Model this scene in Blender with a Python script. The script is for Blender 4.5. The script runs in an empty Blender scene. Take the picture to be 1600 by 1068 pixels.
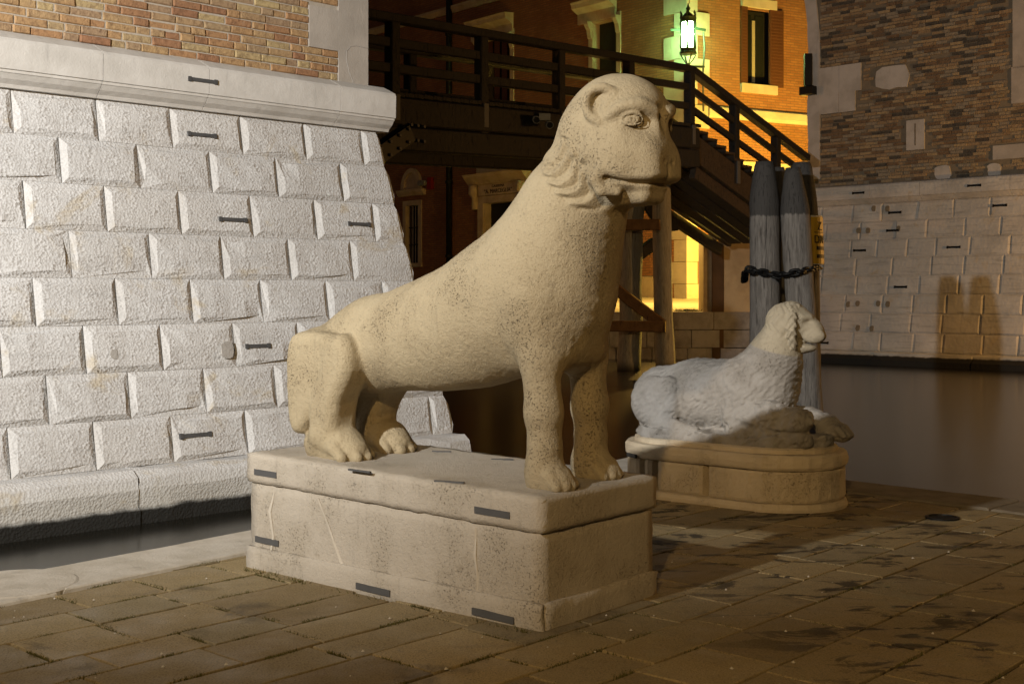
import bpy, bmesh, math, random
import numpy as np
from mathutils import Vector, Matrix
random.seed(11)
scene = bpy.context.scene
COL = scene.collection
R = math.radians
# ---------------------------------------------------------------- camera, night sky, lamps, exposure
cam = bpy.data.cameras.new('camera'); cam.sensor_width = 36; cam.lens = 43.9; cam.shift_y = -0.04625
cam.clip_start = .1; cam.clip_end = 400
cam_o = bpy.data.objects.new('camera', cam); cam_o.location = (0, 0, 1.6); cam_o.rotation_euler = (math.pi / 2, 0, 0)
COL.objects.link(cam_o); scene.camera = cam_o
world = bpy.data.worlds.new('World'); scene.world = world; world.use_nodes = True
_nt = world.node_tree
_sky = _nt.nodes.new('ShaderNodeTexSky'); _sky.sky_type = 'NISHITA'; _sky.sun_disc = False
_sky.sun_elevation = R(-2.0); _sky.sun_rotation = R(205)
_nt.links.new(_sky.outputs[0], _nt.nodes['Background'].inputs[0]); _nt.nodes['Background'].inputs[1].default_value = .10
def lamp(name, kind, loc, power, color, target=None, size=.1, cone=None, blend=.5):
    l = bpy.data.lights.new(name, kind); l.energy = power; l.color = color
    if kind == 'SUN': l.angle = size
    else: l.shadow_soft_size = size
    if cone: l.spot_size = R(cone); l.spot_blend = blend
    o = bpy.data.objects.new(name, l); o.location = loc; COL.objects.link(o)
    if target: o.rotation_euler = (Vector(target) - Vector(loc)).to_track_quat('-Z', 'Y').to_euler()
    return o
lamp('moon', 'SUN', (-20, -20, 30), .012, (.75, .85, 1), (0, 10, 0), size=R(.5))
lamp('quay_floodlight', 'SPOT', (-5.4, .2, 5.08), 7000, (1.0, .99, .975), (-1.0, 14.0, 4.6), size=.10, cone=85, blend=.85)
lamp('sodium_street_lamp', 'POINT', (-2.0, -6.0, 6.0), 2700, (1.0, .66, .28), size=.15)
lamp('far_quay_street_lamp', 'POINT', (11.5, 40.0, 3.8), 6800, (1.0, .60, .08), size=.2)
lamp('landing_street_lamp', 'POINT', (4.9, 39.5, 3.9), 950, (1.0, .56, .12), size=.15)
lamp('back_street_lamp', 'POINT', (-9.0, 33.0, 8.0), 900, (1.0, .42, .11), size=.3)
lamp('quay_end_street_lamp', 'POINT', (16.5, 23.0, 3.2), 2300, (1.0, .50, .13), size=.15)
scene.render.engine = 'CYCLES'
scene.cycles.use_denoising = True
scene.cycles.max_bounces = 6
scene.view_settings.view_transform = 'Standard'; scene.view_settings.look = 'None'
scene.view_settings.exposure = 0.0; scene.view_settings.gamma = 1.0; scene.view_settings.use_curve_mapping = False
# ---------------------------------------------------------------- helpers: objects
def link(name, me, parent=None, m=None, loc=None):
    o = bpy.data.objects.new(name, me); COL.objects.link(o)
    if parent is not None: o.parent = parent
    if m is not None and me is not None and not me.materials: me.materials.append(m)
    if loc is not None: o.location = loc
    return o
def tag(o, label=None, cat=None, group=None, kind=None):
    for k, v in (('label', label), ('category', cat), ('group', group), ('kind', kind)):
        if v: o[k] = v
    return o
def thing(name, loc, label, cat, group=None, rz=0):
    o = link(name, None, loc=loc); o.rotation_euler = (0, 0, rz); o.empty_display_size = .2
    return tag(o, label, cat, group)
def mesh(name, verts, faces, smooth=False):
    me = bpy.data.meshes.new(name); me.from_pydata([tuple(map(float, v)) for v in verts], [], faces); me.update()
    if smooth: me.polygons.foreach_set('use_smooth', [True] * len(me.polygons))
    return me
def part(name, verts, faces, m, parent=None, smooth=False):
    """one mesh object from points in the parent's space, its origin in its middle"""
    V = np.array(verts, float)
    if parent is not None: V = V - np.array(PBASE.get(parent.name, (0, 0, 0)))
    c = (V.max(0) + V.min(0)) / 2
    return link(name, mesh(name, V - c, faces, smooth), parent, m, tuple(c))
PBASE = {}
def base_thing(name, loc, label, cat, group=None):
    """a thing whose parts are given in world points"""
    o = thing(name, loc, label, cat, group); PBASE[o.name] = loc
    return o
def sub(o, p):
    """register a part as the base of sub-parts given in world points"""
    b = np.array(PBASE.get(p.name, (0, 0, 0))) + np.array(o.location); PBASE[o.name] = tuple(b); return o
BOXF = [(0, 3, 2, 1), (4, 5, 6, 7), (0, 1, 5, 4), (1, 2, 6, 5), (2, 3, 7, 6), (3, 0, 4, 7)]
class MB:
    """collects simple solids; part() makes ONE object of them"""
    def __init__(s): s.v = []; s.f = []
    def add(s, v, f):
        n = len(s.v); s.v += [tuple(p) for p in v]; s.f += [tuple(i + n for i in q) for q in f]; return s
    def hexa(s, p8): return s.add(p8, BOXF)
    def box(s, x0, x1, y0, y1, z0, z1):
        return s.hexa([(x0, y0, z0), (x1, y0, z0), (x1, y1, z0), (x0, y1, z0), (x0, y0, z1), (x1, y0, z1), (x1, y1, z1), (x0, y1, z1)])
    def bar(s, a, b, w, h, up=(0, 0, 1)):
        """square bar from a to b, w wide, h high, its edges slightly planed"""
        a = Vector(a); b = Vector(b); d = (b - a).normalized(); sd = d.cross(Vector(up)).normalized(); u = sd.cross(d).normalized()
        c = min(w, h) * .10
        ring = [(-w / 2 + c, -h / 2), (w / 2 - c, -h / 2), (w / 2, -h / 2 + c), (w / 2, h / 2 - c), (w / 2 - c, h / 2), (-w / 2 + c, h / 2), (-w / 2, h / 2 - c), (-w / 2, -h / 2 + c)]
        v = [e + sd * x + u * y for e in (a, b) for x, y in ring]
        return s.add(v, [tuple(range(7, -1, -1)), tuple(range(8, 16))] + [(i, (i + 1) % 8, 8 + (i + 1) % 8, 8 + i) for i in range(8)])
    def tube(s, pts, r, n=8, rough=0, cap=True):
        pts = [Vector(p) for p in pts]; rs = r if isinstance(r, (list, tuple)) else [r] * len(pts)
        v = []
        for i, p in enumerate(pts):
            d = (pts[min(i + 1, len(pts) - 1)] - pts[max(i - 1, 0)]).normalized()
            x = d.cross(Vector((.31, .94, .05))).normalized(); y = d.cross(x)
            for k in range(n):
                a = 2 * math.pi * k / n; q = rs[i] * (1 + random.uniform(-rough, rough))
                v.append(p + x * math.cos(a) * q + y * math.sin(a) * q)
        f = [(i * n + k, i * n + (k + 1) % n, (i + 1) * n + (k + 1) % n, (i + 1) * n + k) for i in range(len(pts) - 1) for k in range(n)]
        if cap: f += [tuple(range(n - 1, -1, -1)), tuple(range((len(pts) - 1) * n, len(pts) * n))]
        return s.add(v, f)
    def lathe(s, c, prof, n=16):
        """profile of (radius, z) turned about the upright axis through c"""
        v = [(c[0] + r * math.cos(2 * math.pi * k / n), c[1] + r * math.sin(2 * math.pi * k / n), c[2] + z) for r, z in prof for k in range(n)]
        f = [(i * n + k, i * n + (k + 1) % n, (i + 1) * n + (k + 1) % n, (i + 1) * n + k) for i in range(len(prof) - 1) for k in range(n)]
        return s.add(v, f + [tuple(range(n - 1, -1, -1)), tuple(range((len(prof) - 1) * n, len(prof) * n))])
    def part(s, name, m, parent=None, smooth=False): return part(name, s.v, s.f, m, parent, smooth)
# ---------------------------------------------------------------- helpers: where the lines of sight of the survey meet the planes of the place
FPX, HPX = 1950.0, 460.0
def sight(px, py): return Vector(((px - 800) / FPX, 1.0, (HPX - py) / FPX))
EYE = Vector((0, 0, 1.6))
def at_depth(px, py, D): return EYE + sight(px, py) * D
def ground_at(px, py, z=0.0): return at_depth(px, py, (z - 1.6) * FPX / (HPX - py))
# ---------------------------------------------------------------- helpers: materials
class NT:
    def __init__(s, name):
        s.m = bpy.data.materials.new(name); s.m.use_nodes = True; s.t = s.m.node_tree
        s.bsdf = s.t.nodes['Principled BSDF']; s._pos = None
        s.bsdf.inputs['Specular IOR Level'].default_value = .3
    def n(s, typ, **kw):
        x = s.t.nodes.new('ShaderNode' + typ)
        for k, v in kw.items(): setattr(x, k, v)
        return x
    def l(s, a, b): s.t.links.new(a, b)
    def pos(s, kind='world', scale=None):
        if kind == 'world': o = s.n('NewGeometry').outputs['Position']
        else: o = s.n('TexCoord').outputs['Object']
        if scale:
            mp = s.n('Mapping'); mp.inputs['Scale'].default_value = scale; s.l(o, mp.inputs[0]); o = mp.outputs[0]
        return o
    def noise(s, vec, scale, detail=4, rough=.55, dist=0):
        x = s.n('TexNoise'); x.inputs['Scale'].default_value = scale; x.inputs['Detail'].default_value = detail
        x.inputs['Roughness'].default_value = rough; x.inputs['Distortion'].default_value = dist; s.l(vec, x.inputs['Vector']); return x.outputs['Fac']
    def vor(s, vec, scale, feature='F1'):
        x = s.n('TexVoronoi', feature=feature); x.inputs['Scale'].default_value = scale; s.l(vec, x.inputs['Vector']); return x.outputs['Distance']
    def ramp(s, fac, stops):
        x = s.n('ValToRGB'); e = x.color_ramp.elements
        while len(e) < len(stops): e.new(.5)
        for k, (p, c) in enumerate(stops):
            e[k].position = p; e[k].color = (c, c, c, 1) if not isinstance(c, tuple) else tuple(c) + (1,)
        s.l(fac, x.inputs[0]); return x.outputs[0]
    def mix(s, fac, a, b, mode='MIX'):
        x = s.n('Mix', data_type='RGBA', blend_type=mode)
        for sock, v in ((x.inputs[0], fac), (x.inputs[6], a), (x.inputs[7], b)):
            if hasattr(v, 'is_output'): s.l(v, sock)
            else: sock.default_value = v if not isinstance(v, tuple) else tuple(v) + (1,)
        return x.outputs[2]
    def math(s, op, a, b=None, c=None):
        x = s.n('Math', operation=op)
        for i, v in enumerate((a, b, c)):
            if v is None: continue
            if hasattr(v, 'is_output'): s.l(v, x.inputs[i])
            else: x.inputs[i].default_value = v
        return x.outputs[0]
    def rand(s): return s.n('ObjectInfo').outputs['Random']
    def sep(s, vec):
        x = s.n('SeparateXYZ'); s.l(vec, x.inputs[0]); return x.outputs
    def finish(s, color, rough=.8, height=None, dist=.01, strength=1.0, spec=None, metal=0):
        b = s.bsdf
        if hasattr(color, 'is_output'): s.l(color, b.inputs['Base Color'])
        else: b.inputs['Base Color'].default_value = tuple(color) + (1,)
        if hasattr(rough, 'is_output'): s.l(rough, b.inputs['Roughness'])
        else: b.inputs['Roughness'].default_value = rough
        b.inputs['Metallic'].default_value = metal
        if spec is not None: b.inputs['Specular IOR Level'].default_value = spec
        if height is not None:
            x = s.n('Bump'); x.inputs['Distance'].default_value = dist; x.inputs['Strength'].default_value = strength
            s.l(height, x.inputs['Height']); s.l(x.outputs[0], b.inputs['Normal'])
        return s.m
def sat(n, v): return n.math('MINIMUM', n.math('MAXIMUM', v, 0.0), 1.0)
def band(n, v, a, b):
    """0 below a, 1 above b"""
    x = n.n('MapRange', interpolation_type='SMOOTHSTEP'); n.l(v, x.inputs[0]); x.inputs[1].default_value = a; x.inputs[2].default_value = b
    return x.outputs[0]
M = {}
# white rusticated ashlar: hammered faces, yellow stains, black tide mark
def ashlar(name, c1, c2, stain, hammer, tide, tone=.12, bedding=.18):
    n = NT(name); p = n.pos(); r = n.rand()
    big = n.noise(p, 1.1, 5); mid = n.noise(p, 5, 6); fine = n.noise(p, 34, 3)
    col = n.mix(band(n, big, .35, .65), c1, c2)
    col = n.mix(n.math('MULTIPLY', r, tone * 3), col, tuple(x * .80 for x in c1))
    st = n.math('MULTIPLY', band(n, n.noise(p, 1.9, 6, .65, .6), .57, .70), .60)
    col = n.mix(st, col, stain)
    col = n.mix(n.math('MULTIPLY', band(n, n.noise(n.pos('world', (1, 1, 4)), 2.2, 5, .6), .58, .75), .35), col, tuple(x * .62 for x in c1))
    bed = n.noise(n.pos('world', (1, 1, 11)), 1.6, 6, .65)
    col = n.mix(n.math('MULTIPLY', band(n, bed, .50, .72), bedding), col, tuple(x * .42 for x in c1))
    z = n.sep(p)[2]
    t = n.math('ADD', z, n.math('MULTIPLY', n.math('SUBTRACT', mid, .5), .07))
    col = n.mix(n.math('MULTIPLY', n.math('SUBTRACT', 1, band(n, t, tide + .05, tide + .30)), .25), col, (.36, .35, .26))
    col = n.mix(n.math('SUBTRACT', 1, band(n, t, tide - .02, tide + .03)), col, (.018, .018, .016))
    v = n.vor(n.mix(.06, p, n.n('TexNoise').outputs['Color']), hammer)
    h = n.math('ADD', n.math('MULTIPLY', v, .8), n.math('ADD', n.math('MULTIPLY', mid, .9), n.math('MULTIPLY', fine, .35)))
    return n.finish(col, .85, h, .0075, .9)
M['ashlar'] = ashlar('white_ashlar', (.59, .588, .578), (.53, .52, .50), (.45, .37, .23), 50, -.125)
M['ashlar_far'] = ashlar('grey_ashlar', (.60, .575, .53), (.42, .40, .365), (.46, .36, .22), 12, .0, .30, .60)
def smooth_stone(name, c1, c2, scale=3, dist=.006):
    n = NT(name); p = n.pos()
    col = n.mix(band(n, n.noise(p, scale, 6, .6), .35, .7), c1, c2)
    col = n.mix(n.math('MULTIPLY', band(n, n.noise(n.pos('world', (3, 3, .6)), 3, 5, .6), .58, .72), .4), col, tuple(x * .55 for x in c1))
    h = n.math('ADD', n.noise(p, 9, 6, .6), n.math('MULTIPLY', n.noise(p, 60, 3), .5))
    return n.finish(col, .8, h, dist, .8)
M['cornice'] = smooth_stone('cornice_stone', (.62, .60, .56), (.52, .50, .46))
M['kerb'] = smooth_stone('kerb_stone', (.50, .46, .39), (.40, .36, .29), 4, .008)
M['kerb_dark'] = smooth_stone('dark_kerb_stone', (.20, .165, .115), (.13, .105, .07), 4, .010)
M['plaster'] = smooth_stone('grey_plaster', (.44, .40, .35), (.34, .31, .27), 1.6, .006)
M['trim'] = smooth_stone('facade_stone', (.44, .37, .26), (.34, .28, .19), 2)
M['trim_far'] = smooth_stone('grey_stone', (.52, .49, .45), (.40, .375, .335), 2)
M['quoin'] = smooth_stone('quoin_stone', (.42, .38, .32), (.33, .30, .25), 1.5)
M['pier'] = smooth_stone('pier_render', (.46, .37, .24), (.30, .23, .145), 1.3)
M['pier_dark'] = smooth_stone('pier_brown', (.09, .05, .022), (.055, .032, .015), 1.5)
M['farblock'] = smooth_stone('quay_wall_stone', (.30, .29, .28), (.18, .17, .165), 2)
def flat(name, c, rough=.6, metal=0, bump=None, dist=.003, var=.25):
    n = NT(name); p = n.pos('object')
    col = n.mix(n.math('MULTIPLY', n.noise(p, 7, 5), 1.0), tuple(x * (1 - var) for x in c), tuple(min(1, x * (1 + var)) for x in c))
    return n.finish(col, rough, n.noise(p, bump, 5) if bump else None, dist, .8, metal=metal)
M['mortar'] = flat('lime_mortar', (.42, .375, .31), .95, bump=60, dist=.006)
M['mortar_dark'] = flat('dark_mortar', (.20, .165, .115), .95, bump=40, dist=.01)
M['joint'] = flat('joint_mortar', (.36, .34, .31), .95, bump=40, dist=.008)  # the mortar's own grey, for wall core, crack and dabs
M['iron'] = flat('grey_iron', (.085, .085, .085), .65, .2, bump=40, dist=.002)
M['black_iron'] = flat('black_iron', (.012, .012, .012), .5, .5, bump=30)
M['green_iron'] = flat('painted_iron', (.03, .045, .03), .5, .3)
def bricks(name, stops, tone=.35, dist=.012):
    n = NT(name); p = n.pos(); r = n.rand()
    col = n.ramp(r, stops)
    col = n.mix(n.math('MULTIPLY', band(n, n.noise(p, 22, 5, .6), .4, .75), .55), col, tuple(x * tone for x in stops[0][1]))
    col = n.mix(n.math('MULTIPLY', band(n, n.noise(p, 5, 5, .6), .64, .76), .3), col, (.34, .30, .24))
    h = n.math('ADD', n.noise(p, 24, 6, .65), n.math('MULTIPLY', n.noise(p, 90, 2), .4))
    return n.finish(col, .9, h, dist, 1.0)
M['brick'] = bricks('old_brick', [(0, (.30, .155, .085)), (.25, (.39, .225, .11)), (.5, (.43, .29, .145)), (.75, (.34, .235, .145)), (1, (.47, .365, .185))])
M['brick_far'] = bricks('worn_brick', [(0, (.20, .135, .08)), (.3, (.35, .25, .145)), (.6, (.30, .25, .18)), (.85, (.40, .30, .17)), (1, (.08, .07, .06))], .3, .03)
def brickwall(name, c1, c2, mortar, rowh, length):
    """brickwork too far off to tell its bricks apart"""
    n = NT(name); tc = n.n('TexCoord').outputs['UV']
    b = n.n('TexBrick'); n.l(tc, b.inputs['Vector']); b.inputs['Scale'].default_value = 1
    b.inputs['Brick Width'].default_value = length; b.inputs['Row Height'].default_value = rowh; b.inputs['Mortar Size'].default_value = rowh * .13
    b.inputs['Color1'].default_value = c1 + (1,); b.inputs['Color2'].default_value = c2 + (1,); b.inputs['Mortar'].default_value = mortar + (1,)
    p = n.pos()
    col = n.mix(n.math('MULTIPLY', band(n, n.noise(p, .7, 6, .6), .42, .7), .45), b.outputs['Color'], tuple(x * .55 for x in c1))
    h = n.math('ADD', n.math('MULTIPLY', b.outputs['Fac'], -1.0), n.math('MULTIPLY', n.noise(p, 12, 4), .8))
    return n.finish(col, .9, h, .02, .9)
M['brickwall'] = brickwall('red_brickwork', (.22, .098, .046), (.28, .135, .06), (.15, .095, .06), .095, .36)
M['brickwall_near'] = brickwall('old_brickwork', (.38, .21, .10), (.44, .30, .15), (.36, .32, .26), .075, .29)
def timber(name, c1, c2, along=(6, 6, .8), rough=.85, tar=None, dist=.012, wet=None):
    n = NT(name); o = n.pos('object', along); p = n.pos()
    g = n.noise(o, 5, 8, .7, .4)
    col = n.mix(band(n, g, .3, .7), c1, c2)
    cr = n.noise(n.pos('object', (along[0] * 3, along[1] * 3, along[2] * .6)), 4, 4, .6)
    col = n.mix(n.math('MULTIPLY', band(n, cr, .60, .70), .85), col, tuple(x * .22 for x in c1))
    z = n.sep(p)[2]
    if tar is not None:
        t = n.math('ADD', z, n.math('MULTIPLY', n.math('SUBTRACT', g, .5), .12))
        drip = n.math('MULTIPLY', band(n, n.noise(n.pos('object', (9, 9, 2)), 4, 3), .72, .76), .45)
        col = n.mix(band(n, t, tar - .015, tar + .015), col, n.mix(drip, (.052, .049, .045), (.26, .25, .23)))
    if wet is not None:
        col = n.mix(n.math('SUBTRACT', 1, band(n, z, wet - .1, wet + .25)), col, (.02, .016, .012))
    h = n.math('SUBTRACT', n.math('ADD', g, n.math('MULTIPLY', n.noise(o, 18, 4), .4)), n.math('MULTIPLY', band(n, cr, .58, .68), 1.2))
    return n.finish(col, rough, h, dist, .9)
M['post'] = timber('weathered_pile', (.21, .195, .175), (.11, .10, .088), tar=2.66)
M['pile'] = timber('bleached_pile', (.36, .35, .33), (.24, .23, .21), wet=-.2)
M['brace'] = timber('brown_beam', (.20, .115, .055), (.13, .072, .034), along=(1.2, 1.2, 1.2))
M['dark'] = timber('tarred_beam', (.012, .010, .008), (.007, .006, .005), along=(2, 2, 2), rough=.7)
M['stairwood'] = timber('stair_board', (.050, .034, .020), (.028, .020, .013), along=(2, 2, 2))
# carved stone of the two lions and their plinths
def statue(name, c1, c2, pit, streak, pits=.5, head=None, dist=.010):
    n = NT(name); p = n.pos('object')
    col = n.mix(band(n, n.noise(p, 2.3, 6, .6), .35, .68), c1, c2)
    speck = n.noise(p, 95, 3, .75); zone = band(n, n.noise(p, 2.3, 5, .65), .46, .64)
    dots = n.math('MULTIPLY', band(n, speck, .57, .68), n.math('ADD', n.math('MULTIPLY', zone, pits * 1.4), pits * .22))
    col = n.mix(dots, col, pit)
    st = n.noise(n.pos('object', (10, 10, .9)), 2.2, 5, .6)
    col = n.mix(n.math('MULTIPLY', band(n, st, .56, .72), streak), col, tuple(x * .55 for x in c1))
    soot = n.math('MULTIPLY', band(n, n.noise(p, 3.7, 7, .7), .63, .74), .45)
    col = n.mix(soot, col, pit)
    if head:
        z = n.sep(p)[2]; t = n.math('ADD', z, n.math('MULTIPLY', n.sep(p)[0], .25))
        col = n.mix(band(n, t, 1.165, 1.185), col, n.mix(band(n, n.noise(p, 5, 5), .35, .7), head, tuple(x * .8 for x in head)))
    h = n.math('SUBTRACT', n.math('ADD', n.math('MULTIPLY', n.noise(p, 34, 6, .7), 1.0), n.math('MULTIPLY', n.noise(p, 110, 3, .7), .6)), n.math('MULTIPLY', dots, 1.5))
    return n.finish(col, .82, h, dist, 1.0)
M['lion'] = statue('cream_marble', (.385, .32, .205), (.315, .255, .158), (.17, .13, .08), .30, .55, dist=.009)
M['lion2'] = statue('grey_marble', (.32, .30, .27), (.22, .20, .17), (.13, .11, .085), .2, .35, dist=.006, head=(.35, .305, .22))
M['plinth'] = statue('plinth_stone', (.45, .405, .335), (.38, .335, .265), (.17, .135, .095), .26, .35, dist=.008)
M['plinth2'] = statue('plinth_warm_stone', (.60, .50, .35), (.50, .41, .28), (.10, .075, .045), .3, .35)
# trachyte paving
def paving():
    n = NT('trachyte'); p = n.pos(); r = n.rand()
    col = n.ramp(r, [(0, (.215, .160, .080)), (.3, (.31, .235, .118)), (.55, (.235, .190, .108)), (.8, (.36, .275, .138)), (1, (.265, .200, .098))])
    grain = n.noise(p, 95, 3, .7)
    col = n.mix(n.math('MULTIPLY', band(n, grain, .45, .7), .6), col, (.045, .032, .018))
    col = n.mix(n.math('MULTIPLY', band(n, n.noise(p, 7, 6, .7), .5, .72), .45), col, n.mix(n.noise(p, 2.2, 3), (.30, .24, .13), (.07, .058, .04)))
    col = n.mix(n.math('MULTIPLY', band(n, n.noise(p, 1.3, 6, .65, .5), .55, .70), .65), col, (.035, .028, .020))
    x = n.sep(p)
    worn = n.math('MULTIPLY', band(n, n.noise(n.pos('world', (1, 2.2, 1)), 2.1, 7, .7, .8), .535, .60), band(n, n.math('ADD', x[0], n.math('MULTIPLY', x[1], .25)), 2.0, 3.2))
    col = n.mix(n.math('MULTIPLY', worn, .85), col, (.012, .010, .008))
    h = n.math('ADD', n.math('MULTIPLY', n.noise(p, 14, 6, .65), 1.0), n.math('MULTIPLY', grain, .7))
    return n.finish(col, n.ramp(n.noise(p, 3, 4), [(.35, .42), (.65, .85)]), h, .009, .9)
M['paving'] = paving()
M['soil'] = flat('joint_soil', (.028, .022, .013), .95, bump=50, dist=.01)
M['moss'] = flat('moss', (.085, .075, .022), .9, var=.5)
def water():
    n = NT('canal_water'); p = n.pos('world', (1, .35, 1))
    h = n.math('ADD', n.noise(p, .9, 3, .5), n.math('MULTIPLY', n.noise(p, 5, 2), .25))
    return n.finish((.010, .009, .006), .20, h, .012, .35, spec=.5)
M['water'] = water()
def glow(name, c, e):
    n = NT(name); n.bsdf.inputs['Base Color'].default_value = c + (1,); n.bsdf.inputs['Emission Color'].default_value = c + (1,); n.bsdf.inputs['Emission Strength'].default_value = e
    return n.m
M['lamp_glass'] = glow('lit_glass', (.45, 1.0, .33), 150)
M['glass'] = flat('dark_pane', (.012, .014, .014), .15)
M['white_bar'] = flat('pale_bar', (.30, .30, .28), .6)
M['shutter'] = flat('brown_shutter', (.075, .030, .016), .6, bump=20)
M['dark_shutter'] = flat('dark_green_shutter', (.018, .022, .012), .6, bump=20)
M['sign_yellow'] = flat('yellow_sign', (.52, .33, .03), .5)
M['print'] = flat('black_print', (.012, .012, .012), .6)
M['white_paint'] = flat('white_paint', (.60, .58, .52), .6)
M['red_paint'] = flat('red_paint', (.20, .015, .012), .5)
M['grey_metal'] = flat('grey_housing', (.22, .22, .21), .5, .2)
# ---------------------------------------------------------------- sculpting: distance fields turned into one surface
F32 = np.float32
def smin(a, b, k):
    h = np.maximum(k - np.abs(a - b), 0.0) / k
    return np.minimum(a, b) - h * h * k * 0.25
def smax(a, b, k):
    return -smin(-a, -b, k)
def sph(P, c, r):
    return np.sqrt(((P - np.array(c, F32)) ** 2).sum(1)) - r
def rcone(P, a, b, ra, rb, sy=1.0, y0=0.0):
    a = np.array(a, F32); b = np.array(b, F32)
    if sy != 1.0:
        P = P.copy(); P[:, 1] = (P[:, 1] - y0) * sy + y0
        a = a.copy(); b = b.copy(); a[1] = (a[1] - y0) * sy + y0; b[1] = (b[1] - y0) * sy + y0
    ba = b - a; l2 = float(ba @ ba); pa = P - a
    t = np.clip(pa @ ba / l2, 0, 1)
    d = np.sqrt(((pa - t[:, None] * ba) ** 2).sum(1)) - (ra + (rb - ra) * t)
    return d / max(1.0, sy * 0.85)
def chain(P, pts, k, sy=1.0):
    d = None
    for (p, ra), (q, rb) in zip(pts[:-1], pts[1:]):
        e = rcone(P, p, q, ra, rb, sy)
        d = e if d is None else smin(d, e, k)
    return d
def ell(P, c, r, yaw=0.0, pitch=0.0):
    q = P - np.array(c, F32)
    if yaw:
        cs, sn = math.cos(yaw), math.sin(yaw)
        q = np.stack([q[:, 0] * cs + q[:, 1] * sn, -q[:, 0] * sn + q[:, 1] * cs, q[:, 2]], 1)
    if pitch:
        cs, sn = math.cos(pitch), math.sin(pitch)
        q = np.stack([q[:, 0] * cs + q[:, 2] * sn, q[:, 1], -q[:, 0] * sn + q[:, 2] * cs], 1)
    r = np.array(r, F32)
    k0 = np.sqrt(((q / r) ** 2).sum(1)); k1 = np.sqrt(((q / (r * r)) ** 2).sum(1)) + 1e-6
    return k0 * (k0 - 1.0) / k1
def near(P, d, c, reach, fn):
    """change d only within reach of c: fn(points, distances) -> distances"""
    c = np.array(c, F32)
    m = np.nonzero(((P - c) ** 2).sum(1) < reach * reach)[0]
    if len(m):
        d[m] = fn(P[m], d[m])
    return d
def tufts(P, d, lst, k):
    for pts in lst:
        a = np.array([p for p, r in pts]); c = a.mean(0); reach = float(np.abs(a - c).max()) * 1.8 + 0.12
        d = near(P, d, c, reach, lambda Q, D: smin(D, chain(Q, pts, k), k))
    return d
def grooves(P, d, lst, k):
    for pts in lst:
        a = np.array([p for p, r in pts]); c = a.mean(0); reach = float(np.abs(a - c).max()) * 1.8 + 0.12
        d = near(P, d, c, reach, lambda Q, D: smax(D, -chain(Q, pts, k), k))
    return d
_rng = np.random.RandomState(7)
_NZ = _rng.rand(32, 32, 32).astype(F32)
def vnoise(P, s):
    q = P / s; i = np.floor(q).astype(np.int32); f = q - i; f = f * f * (3 - 2 * f)
    i &= 31; j = (i + 1) & 31
    x0, y0, z0 = i.T; x1, y1, z1 = j.T; fx, fy, fz = f.T
    a = _NZ[x0, y0, z0] * (1 - fx) + _NZ[x1, y0, z0] * fx
    b = _NZ[x0, y1, z0] * (1 - fx) + _NZ[x1, y1, z0] * fx
    c = _NZ[x0, y0, z1] * (1 - fx) + _NZ[x1, y0, z1] * fx
    e = _NZ[x0, y1, z1] * (1 - fx) + _NZ[x1, y1, z1] * fx
    return ((a * (1 - fy) + b * fy) * (1 - fz) + (c * (1 - fy) + e * fy) * fz) - 0.5
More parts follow.
